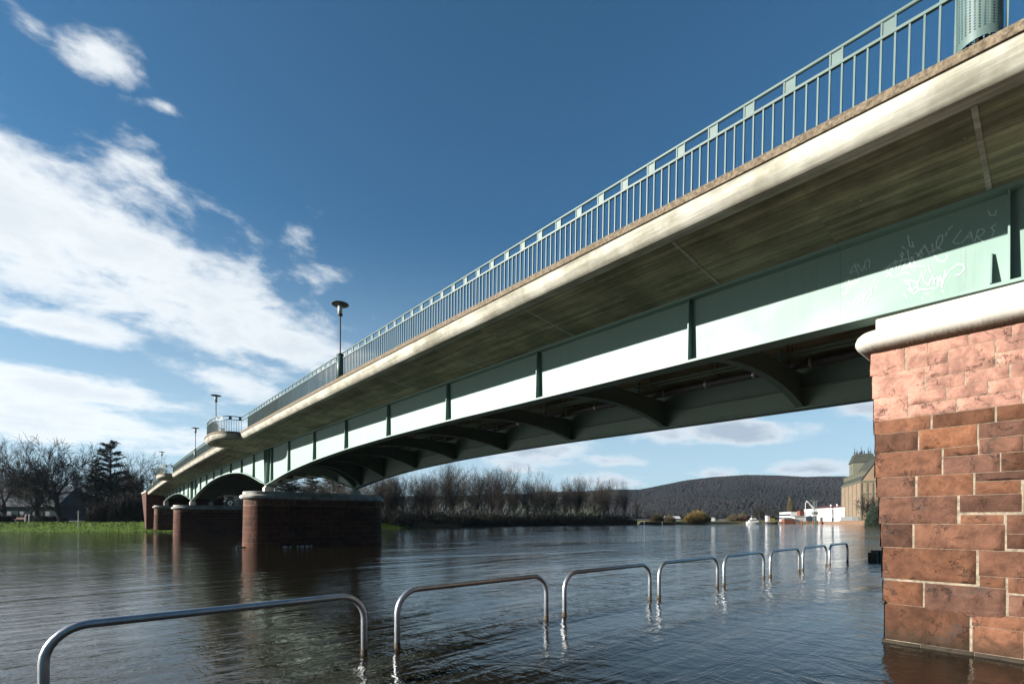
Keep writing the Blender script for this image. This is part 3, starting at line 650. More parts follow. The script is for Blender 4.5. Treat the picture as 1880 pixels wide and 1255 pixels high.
# near abutment ----------------------------------------------------------
ab=tag(empty('near_abutment',(13.8,-5,0)),'rough red sandstone abutment with pale rounded cap stone at the right edge','abutment')
AO=Vector((13.8,-5,0))
rnd=random.Random(5)
def wx(z): return 9.93+.17*z/4.93
mb=MB(); mb.hexa([(9.884,-12,-1.2),(17.6,-12,-1.2),(17.6,1.92,-1.2),(9.884,1.92,-1.2),(10.093,-12,4.93),(17.6,-12,4.93),(17.6,2.12,4.93),(10.093,2.12,4.93)])
o=mb.build('mortar_core',M['mortar'],ab); o.location=-AO
from mathutils import noise as mn
def block(mb,y0,y1,z0,z1,col,corner=False,rough=.042):
    g=.0035; y0+=g; y1-=g; z0+=g; z1-=g
    nu=max(4,int((y1-y0)/.05)); nv=max(4,int((z1-z0)/.045)); seed=rnd.random()*50
    vs=[];fs=[]
    tx,tz=rnd.uniform(-.012,.012),rnd.uniform(-.012,.012)
    for j in range(nv+1):
        for i in range(nu+1):
            u,v=i/nu,j/nv; y=y0+(y1-y0)*u; z=z0+(z1-z0)*v
            ed=min(min(u,1-u)*(y1-y0),min(v,1-v)*(z1-z0)); e=min(1,ed/.035)
            nn=mn.noise(Vector((y*4+seed,z*4,seed)))*.6+mn.noise(Vector((y*11+seed,z*11,seed)))*.35+abs(mn.noise(Vector((y*3,z*6+seed,seed))))*.7
            p=(.006+rough*(.30+.85*nn)+tx*(u-.5)*2+tz*(v-.5)*2)*e
            p=max(p,.004)*(.35+.65*e)
            yy=y
            if corner and i==nu: yy=y+.012*nn
            vs.append((wx(z)-.0095-p,yy,z))
    for j in range(nv):
        for i in range(nu):
            a=j*(nu+1)+i; fs.append((a+1,a,a+nu+1,a+nu+2))
    # sides back to the mortar
    def rim(idx):
        b=[ (wx(vs[k][2])+.05,vs[k][1],vs[k][2]) for k in idx]; base=len(vs); vs.extend(b)
        for t in range(len(idx)-1): fs.append((idx[t],idx[t+1],base+t+1,base+t))
    rim([i for i in range(nu+1)]); rim([nv*(nu+1)+i for i in range(nu+1)][::-1])
    rim([j*(nu+1) for j in range(nv+1)][::-1]); rim([j*(nu+1)+nu for j in range(nv+1)])
    mb.add(vs,fs,col)
    if corner: # return face of the quoin, river side
        c=len(mb.v); w=rnd.uniform(.4,.8); n=6; vs2=[];fs2=[]
        for j in range(n+1):
            for i in range(n+1):
                x=wx(z0)-.01+w*i/n; z=z0+(z1-z0)*j/n; e=min(1,min(i,n-i,j,n-j)*.7) if i else .3
                vs2.append((x,y1+.01+.03*e*(.4+mn.noise(Vector((x*5,z*5,seed)))),z))
        for j in range(n):
            for i in range(n):
                a=j*(n+1)+i; fs2.append((a,a+n+1,a+n+2,a+1))
        mb.add(vs2,fs2,col)
mb=MB()
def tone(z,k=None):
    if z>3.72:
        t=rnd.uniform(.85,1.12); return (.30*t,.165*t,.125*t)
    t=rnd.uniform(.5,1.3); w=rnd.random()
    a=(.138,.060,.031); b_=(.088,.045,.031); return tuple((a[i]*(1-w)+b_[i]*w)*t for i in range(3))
ylow={}
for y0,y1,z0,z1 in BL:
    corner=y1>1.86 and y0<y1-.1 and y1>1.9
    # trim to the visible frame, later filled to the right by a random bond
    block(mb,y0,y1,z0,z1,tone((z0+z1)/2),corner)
for z0,z1 in [(4.56,4.94),(4.16,4.55),(3.76,4.15),(3.54,3.75),(3.19,3.53),(2.75,3.18),(2.44,2.74),(2.04,2.43),(1.67,2.03),(1.15,1.66),(.75,1.14),(.16,.74)]:
    y=.37
    while y>-12:
        w=rnd.uniform(.35,.9)
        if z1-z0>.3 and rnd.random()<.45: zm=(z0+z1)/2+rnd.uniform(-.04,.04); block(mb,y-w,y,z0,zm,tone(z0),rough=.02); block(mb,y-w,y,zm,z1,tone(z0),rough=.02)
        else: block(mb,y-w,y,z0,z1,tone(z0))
        y-=w
for y in np.arange(-11.5,2.,.62):     # footing course at the water line
    block(mb,y,min(y+.62,2.02),-.35,.13+rnd.uniform(-.02,.01),(.06,.045,.035),False,.06)
for j,(z0,z1) in enumerate([(4.56,4.94),(4.16,4.55),(3.76,4.15),(3.54,3.75),(3.19,3.53),(2.75,3.18),(2.44,2.74),(2.04,2.43),(1.67,2.03),(1.15,1.66),(.75,1.14),(.16,.74)]):
    x=10.6                              # river face
    while x<17.4:
        w=rnd.uniform(.5,1.1); yb=2.04+.11*z0/4.93
        mb.box((x+.01,yb,z0+.01),(min(17.6,x+w)-.01,yb+.04,z1-.01),tone(z0)); x+=w
o=mb.build('stone_facing',M['stone'],ab); smooth_by_angle(o,50); o.location=-AO
# cap: bullnose + upper step
def capmat():
    m,t,b=newmat('weathered_cap_concrete'); b.inputs['Roughness'].default_value=.85
    tc=N(t,'ShaderNodeTexCoord'); n=N(t,'ShaderNodeTexNoise',i_Scale=9.,i_Detail=6.,i_Roughness=.7)
    mp=N(t,'ShaderNodeMapping'); mp.inputs['Scale'].default_value=(1,3.5,.25); t.links.new(tc.outputs['Object'],mp.inputs[0]); t.links.new(mp.outputs[0],n.inputs['Vector'])
    sp=N(t,'ShaderNodeSeparateXYZ'); t.links.new(tc.outputs['Object'],sp.inputs[0])
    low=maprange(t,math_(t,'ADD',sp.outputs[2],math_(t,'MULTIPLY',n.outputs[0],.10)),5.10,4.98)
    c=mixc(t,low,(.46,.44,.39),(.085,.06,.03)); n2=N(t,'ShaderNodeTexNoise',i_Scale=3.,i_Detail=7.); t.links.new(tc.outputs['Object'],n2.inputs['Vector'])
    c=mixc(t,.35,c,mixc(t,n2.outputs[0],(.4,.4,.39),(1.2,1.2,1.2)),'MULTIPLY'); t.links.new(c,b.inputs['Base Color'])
    bp=N(t,'ShaderNodeBump',i_Strength=.15,i_Distance=.01); t.links.new(n2.outputs[0],bp.inputs['Height']); t.links.new(bp.outputs[0],b.inputs['Normal'])
    return m
def rectring(q,y1=2.13,x0=10.1): 
    p=[]; r=max(.02,q)
    for i in range(7):
        th=math.pi/2+math.pi/2*i/6; p.append((x0+.02+r*math.cos(th),y1-.02+r*math.sin(th)))
    p+= [(x0-q+.0,-12)]+[(17.7+q,-12),(17.7+q,y1+q)]
    return p
mb=MB(); uv=[]
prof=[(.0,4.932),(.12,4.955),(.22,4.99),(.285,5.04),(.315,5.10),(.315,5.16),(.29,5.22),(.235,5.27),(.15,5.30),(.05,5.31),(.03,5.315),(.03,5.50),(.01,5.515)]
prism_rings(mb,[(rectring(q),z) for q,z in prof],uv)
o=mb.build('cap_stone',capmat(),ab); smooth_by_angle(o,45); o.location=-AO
# back wall beneath the deck
mb=MB(); mb.box((10.55,-12,5.52),(16.9,-.6,6.9)); o=mb.build('bearing_shelf',M['capstone'],ab); o.location=-AO
mb=MB(); mb.lathe((0,0,0),[(0,-.05),(.03,-.045),(.04,-.02),(.03,0),(.015,.03),(0,.03)],10); o=mb.build('iron_bolt',M['dark'],ab,True); o.rotation_euler=(0,R(-90),0); o.location=Vector((9.93,1.99,.74))-AO

# ---------------------------------------------------------------- street lamps on the parapet
def lamp(perf=False,rad=.15):
    root=empty('street_lamp'); mb=MB()
    h=.96
    if perf:
        nc,nr=30,26; vs=[];fs=[]
        cw,chh=2*math.pi/nc,h*.86/nr
        def pt(u,z): return (rad*math.cos(u),rad*math.sin(u),z)
        z0=.10
        for c_ in range(nc):
            for r_ in range(nr):
                u0=c_*cw; zb=z0+r_*chh+(chh*.5 if c_%2 and False else 0); cu,cz=u0+cw/2,zb+chh/2
                b=len(vs); outer=[(u0,zb),(cu,zb),(u0+cw,zb),(u0+cw,cz),(u0+cw,zb+chh),(cu,zb+chh),(u0,zb+chh),(u0,cz)]
                hs=.27 if (r_+c_)%1==0 else .27
                inner=[(cu+cw*hs*math.cos(a),cz+chh*hs*math.sin(a)) for a in [math.pi*(1.25+k*.25) for k in range(8)]]
                vs+= [pt(*q) for q in outer+inner]
                fs+= [(b+k,b+(k+1)%8,b+8+(k+1)%8,b+8+k) for k in range(8)]
        mb.add(vs,fs); mb.lathe((0,0,0),[(rad,0),(rad,z0)],nc); mb.lathe((0,0,0),[(rad,z0+h*.86),(rad,h)],nc)
    else: mb.lathe((0,0,0),[(rad-.01,0),(rad,.0),(rad,h),(rad-.01,h)],20)
    mb.build('base_sleeve',M['mint_rail'],root,True)
    mb=MB(); mb.lathe((0,0,h),[(rad+.015,-.01),(rad+.015,.03),(.05,.05),(.04,.05)],24); mb.build('sleeve_cap',M['pipe'],root)
    mb=MB(); mb.tube([(0,0,0),(0,0,2.62)],.032,10); mb.tube([(0,0,2.60),(0,0,2.66)],.10,16); mb.build('pole',M['pipe'],root,True)
    mb=MB(); mb.tube([(0,0,2.66),(0,0,3.04)],.092,16); mb.build('lamp_glass',M['glass'],root,True)
    mb=MB(); mb.lathe((0,0,3.05),[(0,-.01),(.16,-.008),(.34,.0),(.35,.012),(.16,.05),(0,.06)],32); mb.build('lamp_shade',M['pipe'],root,True)
    return root
LG='lamps along the bridge railing'
l0=lamp(True,.20); l0.location=(7.86,.67,CAP+cam_(.67)+.02)
tag(l0,'wide perforated mint green lamp sleeve on the railing, nearest the viewer','street lamp',LG)
lp=lamp(False,.135)
spots=[(7.80,19.75,'disc topped lamp rising from a dark green sleeve midway along the near span railing'),
       (6.9,40.6,'disc topped lamp standing in the nearer round balcony over the midstream pier'),
       (7.84,56.4,'disc topped lamp on the railing between the two round balconies'),
       (7.0,76.8,'disc topped lamp standing in the farther round balcony'),
       (7.84,98.,'tiny disc topped lamp at the far end of the bridge before the dark trees')]
for i,(x,y,lb) in enumerate(spots):
    o=lp if i==0 else copy_tree(lp); o.location=(x,y,CAP+cam_(y)-.01 if x>7.3 else CAP+cam_(y)-.06); tag(o,lb,'street lamp',LG)
    if x<7.3: o.location.z-=.0
# ---------------------------------------------------------------- flooded tube barriers
RA=[(-.36,3.11),(3.66,6.99),(7.53,10.71),(11.13,14.32),(14.75,17.73),(18.3,21.14),(21.56,24.44),(24.89,27.59)]
names=['largest at the lower left of the water','second from the left, right of the largest one','third from the left, beneath the bridge arch','fourth from the left in the row','fifth from the left in the row','third from the far right end of the row','second last of the row toward the abutment','smallest, last of the row toward the abutment']
for (xa,xb),nm in zip(RA,names):
    L=xb-xa; root=tag(empty('tube_barrier',((xa+xb)/2,6.95,.08)),'silver hoop barrier in the flood water, '+nm,'barrier','steel hoop barriers standing in the flood water')
    r=.36; pts=[(-L/2,0,-1.5),(-L/2,0,.90-r)]
    for k in range(1,8): th=math.pi-math.pi/2*k/7; pts.append((-L/2+r+r*math.cos(th),0,.90-r+r*math.sin(th)))
    pts.append((0,0,.90))
    for k in range(0,8): th=math.pi/2-math.pi/2*k/7; pts.append((L/2-r+r*math.cos(th),0,.90-r+r*math.sin(th)))
    pts.append((L/2,0,-1.5))
    mb=MB(); mb.tube(pts,.047,14); o=mb.build('tube_hoop',M['galv'],root,True)
    for sx in (-1,1):
        mb=MB(); mb.tube([(sx*L/2,0,-.05),(sx*L/2,0,.05),(sx*L/2,0,.085)],[.0495,.0490,.0475],14); mb.build('silt_band',M['silt'],o)
mb=MB(); rr=random.Random(2)
mb.hexa([(29.3,6.0,-1),(29.9,6.0,-1),(29.9,6.4,-1),(29.3,6.4,-1),(29.32,6.02,.58),(29.88,6.0,.6),(29.9,6.38,.57),(29.3,6.4,.6)])
mb.hexa([(28.75,6.05,-1),(29.2,6.05,-1),(29.2,6.4,-1),(28.75,6.4,-1),(28.78,6.07,.50),(29.18,6.05,.55),(29.2,6.38,.5),(28.77,6.4,.52)])
tag(mb.build('mooring_timber',M['timber']),'black wet timber stub in the water close to the left edge of the near abutment','mooring post')

# ---------------------------------------------------------------- water and terrain
mb=MB(); S=3300; mb.add([(-S,-S,.08),(S,-S,.08),(S,S,.08),(-S,S,.08)],[(0,1,2,3)]); tag(mb.build('river',M['water']),kind='structure')
def sst(t): t=max(0,min(1,t)); return t*t*(3-2*t)
BANK=[(-400,190),(-60,128),(-25,120),(-11.5,117),(0,108),(8,101),(14,99.5),(30,103),(50,107),(75,113),(100,120),(130,116),(150,112),(166,112),(176,120),(195,150)]
def bank_y(x):
    for (a,ya),(b_,yb) in zip(BANK,BANK[1:]):
        if a<=x<=b_: return ya+(yb-ya)*(x-a)/(b_-a)
    return BANK[0][1] if x<BANK[0][0] else 1e4
def right_shore(x,y):      # distance inland beyond the right hand shore
    # polyline in (bearing px -> depth)
    d=x*FX+y*FY; 
    if d<=1: return -100
    px=940+888*(x*FY-y*FX)/d
    T=[(1175,190),(1215,200),(1300,232),(1360,262),(1470,258),(1540,228),(1560,215),(1640,170),(1900,150),(4000,120)]
    if px<1175: return -100
    for (a,da),(b_,db) in zip(T,T[1:]):
        if a<=px<=b_: return d-(da+(db-da)*(px-a)/(b_-a))
    return d-120
def hgt(x,y):
    s=max(y-bank_y(x) if x<195 else -100, right_shore(x,y))
    n=mn.noise(Vector((x*.06,y*.06,0)))*.25
    if s<-6: return -1.6
    if s<0: return -1.6+1.62*sst((s+6)/6)
    base=.02+ (1.55+n)*sst(s/16)+.4*sst((s-20)/60)
    if x>30: base=.02+(1.25+n*.6)*sst(s/6)+.5*sst((s-20)/90)
    return base
mb=MB()
xs=list(np.concatenate([np.arange(-900,-120,60),np.arange(-120,300,3.),np.arange(300,420,12),np.arange(420,3000,120)]))
ysg=list(np.concatenate([np.arange(-400,0,60),np.arange(0,90,9),np.arange(90,180,2.2),np.arange(180,330,8),np.arange(330,3200,130)]))
vs=[(x,y,hgt(x,y)) for y in ysg for x in xs]; n=len(xs)
fs=[(j*n+i,j*n+i+1,(j+1)*n+i+1,(j+1)*n+i) for j in range(len(ysg)-1) for i in range(n-1)]
mb.add(vs,fs)
def ground_mat():
    m,t,b=newmat('bank_ground'); b.inputs['Roughness'].default_value=1.; b.inputs['Specular IOR Level'].default_value=.1
    tc=N(t,'ShaderNodeTexCoord'); o=tc.outputs['Object']
    n=N(t,'ShaderNodeTexNoise',i_Scale=.5,i_Detail=8.,i_Roughness=.7); t.links.new(o,n.inputs['Vector'])
    g=mixc(t,maprange(t,n.outputs[0],.3,.7),(.045,.095,.008),(.11,.17,.014))
    sp=N(t,'ShaderNodeSeparateXYZ'); t.links.new(o,sp.inputs[0])
    leaf=maprange(t,math_(t,'ADD',sp.outputs[0],math_(t,'MULTIPLY',n.outputs[0],12.)),62.,72.)
    c=mixc(t,leaf,g,(.022,.019,.010))
    far_=maprange(t,sp.outputs[0],186.,196.)
    c=mixc(t,far_,c,mixc(t,maprange(t,n.outputs[0],.4,.6),(.075,.085,.025),(.11,.08,.04)))
    t.links.new(c,b.inputs['Base Color'])
    bp=N(t,'ShaderNodeBump',i_Strength=1.,i_Distance=.25); t.links.new(n.outputs[0],bp.inputs['Height']); t.links.new(bp.outputs[0],b.inputs['Normal'])
    return m
tag(mb.build('riverbank',ground_mat(),None,True),kind='structure')
# grass tufts on the sunlit bank
rg=random.Random(3); mb=MB()
for k in range(26000):
    x=rg.uniform(-45,66); s=rg.uniform(.3,26)**1.0; y=bank_y(x)+s; 
    if 7<x<20 and s>6: continue
    z=hgt(x,y)-.02; h=rg.uniform(.05,.2); a=rg.random()*3.14; w=rg.uniform(.05,.14); lx,ly=rg.uniform(-.1,.1),rg.uniform(-.1,.1)
    dx,dy=math.cos(a)*w,math.sin(a)*w
    mb.add([(x-dx,y-dy,z),(x+dx,y+dy,z),(x+lx,y+ly,z+h)],[(0,1,2)])
tag(mb.build('grass',M['grass']),'short bright green grass on the far bank left of the bridge','grass',kind='stuff')
# path
mb=MB(); pp=[(*at(122,104),1.6),(*at(130,98),1.5),(*at(112,112),2.3),(*at(140,132),2.3)]
pts=[at(96,101),at(112,108),at(132,118),at(142,132)]
for (a,b_) in zip(pts,pts[1:]):
    wv=Vector((b_[1]-a[1],a[0]-b_[0])).normalized()*1.6
    n=6
    for i in range(n):
        p=[a[k]+(b_[k]-a[k])*i/n for k in (0,1)]; q=[a[k]+(b_[k]-a[k])*(i+1)/n for k in (0,1)]
        mb.add([(p[0]-wv.x,p[1]-wv.y,hgt(*p)+.06),(p[0]+wv.x,p[1]+wv.y,hgt(*p)+.06),(q[0]+wv.x,q[1]+wv.y,hgt(*q)+.06),(q[0]-wv.x,q[1]-wv.y,hgt(*q)+.06)],[(0,1,2,3)])
tag(mb.build('path',M['asphalt']),kind='structure')
# ---------------------------------------------------------------- trees
def prism(mb,p,q,r0,r1,n):
    t=(q-p); l=t.length
    if l<1e-5: return
    t/=l; u=t.cross(Vector((.3,.9,.2))).normalized(); w=t.cross(u); b=len(mb.v)
    for c,r in((p,r0),(q,r1)):
        for k in range(n):
            a=2*math.pi*k/n; mb.v.append(tuple(c+(u*math.cos(a)+w*math.sin(a))*r))
    for k in range(n): mb.f.append((b+k,b+(k+1)%n,b+n+(k+1)%n,b+n+k)); mb.c.append(None); mb.mi.append(0)
def bare_tree(seed,H,spread,trunkfrac=.25,levels=5,rad=None,up=.25,fork=1,twr=.018,nb=(3,4),minr=.012,dens=1.0):
    rn=random.Random(seed); T=MB(); C=MB(); rad=rad or H*.016
    def grow(p,d,L,r,lv):
        n=3 if lv>1 else 4; seg=L/n; pts=[p]; 
        mb=T if lv<=1 else C; sides=7 if lv==0 else 5 if lv<=1 else 3
        r1=r*(.62 if lv else .7); kids=[]
        for i in range(n):
            d=(d+Vector((rn.gauss(0,.13),rn.gauss(0,.13),rn.gauss(0,.06)+up*.12*(lv>0)))).normalized()
            q=p+d*seg; ra=r+(r1-r)*i/n; rb=r+(r1-r)*(i+1)/n
            prism(mb,p,q,max(ra,minr*(1.4 if lv<3 else 1)),max(rb,minr),sides); p=q
            if lv<levels and (i>=1 or lv>0): kids.append((p.copy(),d.copy(),rb,(i+1)/n))
        if lv>=levels: return
        for (kp,kd,kr,f) in kids:
            m=rn.choice(nb) if f>.99 else ((1 if rn.random()<dens*(.75 if lv>1 else 1.) else 0) if lv>0 else (1 if f>.4 else 0))
            for j in range(m):
                ang=rn.uniform(.35,.85)*(spread if lv<2 else 1); az=rn.random()*6.283
                a=kd.cross(Vector((math.cos(az),math.sin(az),.1))).normalized()
                nd=(kd*math.cos(ang)+a*math.sin(ang)+Vector((0,0,up*.35))).normalized()
                grow(kp,nd,L*rn.uniform(.55,.82)*(1.15 if f>.99 else .85),kr*rn.uniform(.5,.72),lv+1)
    grow(Vector((0,0,-.4)),Vector((0,0,1)),H*trunkfrac+.4,rad,0)
    top=max(v[2] for v in C.v); s=H/top
    for m in(T,C): m.v=[(x*s,y*s,z*s if z>0 else z) for x,y,z in m.v]
    return T,C
def tree_obj(name,TC,mt,mc):
    r=empty(name); TC[0].build('trunk',mt,r); TC[1].build('crown',mc,r); return r
def put(proto,first,px,d,h,h0,label,cat,group,rz=0,xs=1.):
    o=proto if first else copy_tree(proto)
    x,y=at(px,d); o.location=(x,y,hgt(x,y)-.15); k=h/h0; o.scale=(k*xs,k*xs,k); o.rotation_euler=(0,0,rz); tag(o,label,cat,group); return o
rt=random.Random(11)
# left bank big bare trees
TR=[('left',8,112,796,1.0,'tall bare tree at the extreme left edge in front of the blue grey barn'),
    ('l2',66,113,800,.95,'bare tree with a leaning forked trunk, second from the left edge beside the barn'),
    ('l3',112,111,795,1.15,'wide spreading bare tree with a double trunk between the barn and the low house'),
    ('l4',38,128,845,.9,'smaller bare tree behind the barn near the left edge'),
    ('l5',162,125,850,.7,'thin bare tree just left of the dark pine'),
    ('l6',250,122,824,.95,'rounded bare tree right of the dark pine with dense twigs'),
    ('l7',286,132,832,.95,'bare tree partly behind the far end of the bridge railing'),
    ('l8',228,130,840,.8,'slender bare tree immediately right of the pine'),
    ('l9',140,140,872,1.1,'low bare tree far back above the low white house')]
for i,(nm,px,d,py,sp_,lb) in enumerate(TR):
    h=zz(py,d)-1.7; P_=bare_tree(100+i,h,1.0*sp_+.1,.24,6 if d<115 else 5,rad=h*(.030 if d<115 else .018),up=.22,minr=.024,nb=(2,3))
    t=tree_obj('bare_tree',P_,M['bark'],M['twig']); x,y=at(px,d); t.location=(x,y,hgt(x,y)-.1); t.scale=(.82,.82,1); t.rotation_euler=(0,0,i*1.3)
    tag(t,lb,'tree','bare trees on the far bank left of the bridge')
for i,(px,d,py,lb) in enumerate([(22,150,868,'low bare tree far behind the barn roof at the left'),(88,150,858,'low bare tree behind the barn gable'),(134,155,880,'distant low bare tree behind the low pale house'),(268,150,850,'distant bare tree behind the thicket near the bridge end'),(300,150,862,'distant bare tree behind the end of the railing'),(240,150,856,'distant bare tree just right of the pine')]):
    h=zz(py,d)-1.7; t=tree_obj('bare_tree',bare_tree(700+i,h,1.3,.2,5,rad=h*.02,up=.2,minr=.03,nb=(3,3)),M['bark'],M['twig']); x,y=at(px,d); t.location=(x,y,hgt(x,y)-.1)
    tag(t,lb,'tree','bare trees on the far bank left of the bridge')
# pine
def pine(seed,H):
    rn=random.Random(seed); T=MB(); C=MB(); p=Vector((0,0,-.4)); n=10
    for i in range(n):
        q=Vector((rn.gauss(0,.12),rn.gauss(0,.12),H*(i+1)/n)); prism(T,p,q,.42*(1-i/n)+.05,.42*(1-(i+1)/n)+.05,6); p=q
    z=H*.22
    while z<H*.99:
        f=z/H; L=(H*.30)*(1-f)**.55*(1.0 if f>.45 else .55+.45*f/.45)*rn.uniform(.75,1.15)+.5
        for k in range(rn.choice((3,4,5))):
            a=rn.random()*6.283; dv=Vector((math.cos(a),math.sin(a),rn.uniform(.0,.25))); s=Vector((0,0,z+rn.uniform(-.3,.3)))
            e=s+dv*L+Vector((0,0,.12*L)); prism(T,s,e,.09,.03,4)
            m=int(60*L/4)
            for j in range(m):
                t=rn.uniform(.25,1.05); c=s+(e-s)*t+Vector((rn.gauss(0,.32),rn.gauss(0,.32),rn.gauss(0,.13)+.1))*(.7+L*.12)
                for kk in range(2):
                    v=[c+Vector((rn.uniform(-.36,.36),rn.uniform(-.36,.36),rn.uniform(-.10,.22))) for _ in range(3)]
                    C.add(v,[(0,1,2)])
        z+=H*.032*rn.uniform(.7,1.5)
    return T,C
h=zz(810,118)-1.9
t=tree_obj('pine_tree',pine(4,h),M['bark'],M['pine']); x,y=at(203,118); t.location=(x,y,hgt(x,y)); t.scale=(.85,.85,1); tag(t,'dark green pine with layered boughs rising above the bare trees on the far bank','tree')
h=zz(842,124)-1.9
t=tree_obj('pine_tree',pine(8,h),M['bark'],M['pine']); x,y=at(176,124); t.location=(x,y,hgt(x,y)); t.scale=(.6,.6,1); tag(t,'thin sparse conifer left of the taller dark pine','tree')
for i,(px,d,py,lb) in enumerate([(528,140,868,'dark evergreen seen under the bridge just right of the nearest pier bearing'),(572,150,866,'dark evergreen in the middle of the gap under the bridge above the pier'),(612,146,868,'dark evergreen right of centre in the gap under the bridge'),(447,150,880,'dark evergreen behind the second arch near the tiny white house'),(418,146,880,'dark evergreen behind the left part of the second arch')]):
    h=zz(py,d)-1.9; t=tree_obj('evergreen_tree',pine(50+i,h),M['bark'],M['pine']); x,y=at(px,d); t.location=(x,y,hgt(x,y)); t.scale=(1.35,1.35,1); tag(t,lb,'tree','evergreens seen beneath the bridge')
# shrubs made of twigs
def shrub(seed,rx,ry,h,n,th=.02,leaf=0,L=1.1):
    rn=random.Random(seed); C=MB()
    for k in range(n):
        a=rn.random()*6.283; r=math.sqrt(rn.random()); f=(1-r*r*.65)
        zt=h*f*rn.uniform(.25,1.0); p=Vector((rx*r*math.cos(a),ry*r*math.sin(a),zt*rn.uniform(.35,.95)))
        d=Vector((math.cos(a)*r*.7+rn.gauss(0,.35),math.sin(a)*r*.7+rn.gauss(0,.35),1.1)).normalized()
        q=p+d*rn.uniform(.5,1.1)*L; w=Vector((rn.gauss(0,1),rn.gauss(0,1),rn.gauss(0,.3))).normalized()*th
        C.add([p-w,p+w,q],[(0,1,2)])
        if leaf and rn.random()<leaf:
            c=q; C.add([c+Vector((rn.uniform(-.12,.12),rn.uniform(-.12,.12),rn.uniform(-.12,.12))) for _ in range(3)],[(0,1,2)])
    S=MB()
    for k in range(14):
        a=rn.random()*6.283; r=rn.uniform(0,.5); prism(S,Vector((0,0,-.3)),Vector((rx*r*math.cos(a),ry*r*math.sin(a),h*.75)),.08,.02,4)
    return S,C
def shrub_obj(name,seed,px,d,rx,ry,h,n,m,label,cat='bush',group=None,th=.03,leaf=0,L=1.1):
    S,C=shrub(seed,rx,ry,h,n,th,leaf,L); r=empty(name); S.build('stems',M['bark'],r); C.build('crown',m,r); x,y=at(px,d); r.location=(x,y,hgt(x,y)-.15); tag(r,label,cat,group); return r
g='dark thicket beside the far end of the bridge'
for i,(px,d,rx,h,lb) in enumerate([(188,103,2.6,5.2,'dark bare shrub at the left end of the thicket beside the path'),(208,104,3.2,6.6,'dark dense shrub in the thicket in front of the pine'),(232,104,3.4,7.6,'tall dark shrub in the middle of the thicket left of the bridge end'),(254,106,3.4,7.4,'dark shrub at the right of the thicket touching the brick wing wall')]):
    shrub_obj('dark_shrub',i+1,px,d,rx,2.5,h,9000,M['shrub'],lb,group=g,th=.05,L=.9)
for i,(px,d,rx,h_,lb) in enumerate([(-12,108,3.5,2.6,'low dark hedge shrub at the extreme left in front of the barn'),(28,110,3.2,2.2,'low dark hedge shrub in front of the barn behind the red bench'),(70,112,3.2,2.0,'low dark hedge shrub between the two big bare trees'),(98,115,2.6,1.8,'low dark hedge shrub at the foot of the double trunk tree')]):
    shrub_obj('hedge_shrub',60+i,px,d,rx,1.2,h_,3000,M['shrub'],lb,group='low hedge shrubs in front of the barn',th=.05,L=.6)
# riverside wood
protos=[tree_obj('riverside_tree',bare_tree(300+i,16,[.7,.85,.6,1.0,.85,.65][i],[.50,.40,.55,.36,.45,.55][i],5,rad=.26,up=[.75,.65,.9,.5,.6,1.0][i],minr=.020,nb=(2,3)),M['bark_green'],M['twig_green']) for i in range(6)]
used=[False]*6
def top_py(px):
    T=[(500,872),(640,868),(700,865),(760,866),(800,858),(840,846),(870,850),(895,862),(930,860),(960,866),(985,876),(1010,884),(1040,868),(1065,874),(1090,880),(1130,880),(1160,890),(1185,908),(1200,925)]
    for (a,ya),(b_,yb) in zip(T,T[1:]):
        if a<=px<=b_: return ya+(yb-ya)*(px-a)/(b_-a)
    return 880
kinds=['upright','slender','fan shaped','rounded','leaning','narrow']
cnt=0
for row,(off,n) in enumerate([(4,42),(11,32),(22,22)]):
    for k in range(n):
        px=505+ (1190-505)*(k+.5+rt.uniform(-.45,.45))/n
        if 505<px<690 and row==0 and k%2: continue
        # depth where the bearing meets the bank + off
        kx=(px-940)/888; d=100.
        for _ in range(12):
            x,y=at(px,d); d+= (bank_y(x)+off-y)*.7
        h=zz(top_py(px)-15+(0 if row else 8)+rt.uniform(-4,22),d)-1.5; 
        if h<5: continue
        i=rt.randrange(6); side='far' if row==2 else 'middle' if row==1 else 'front'
        where=('seen beneath the bridge' if px<690 else 'just right of the nearest pier' if px<780 else 'in the dense left wood' if px<880 else 'in the middle of the wood' if px<1010 else 'in the right part of the wood' if px<1110 else 'near the right end by the bend')
        put(protos[i],not used[i],px,d,h,16,'%s bare tree, %s row, %s'%(kinds[i],side,where),'tree','bare trees of the riverside wood',rt.random()*6.28,rt.uniform(.8,1.2)); used[i]=True; cnt+=1
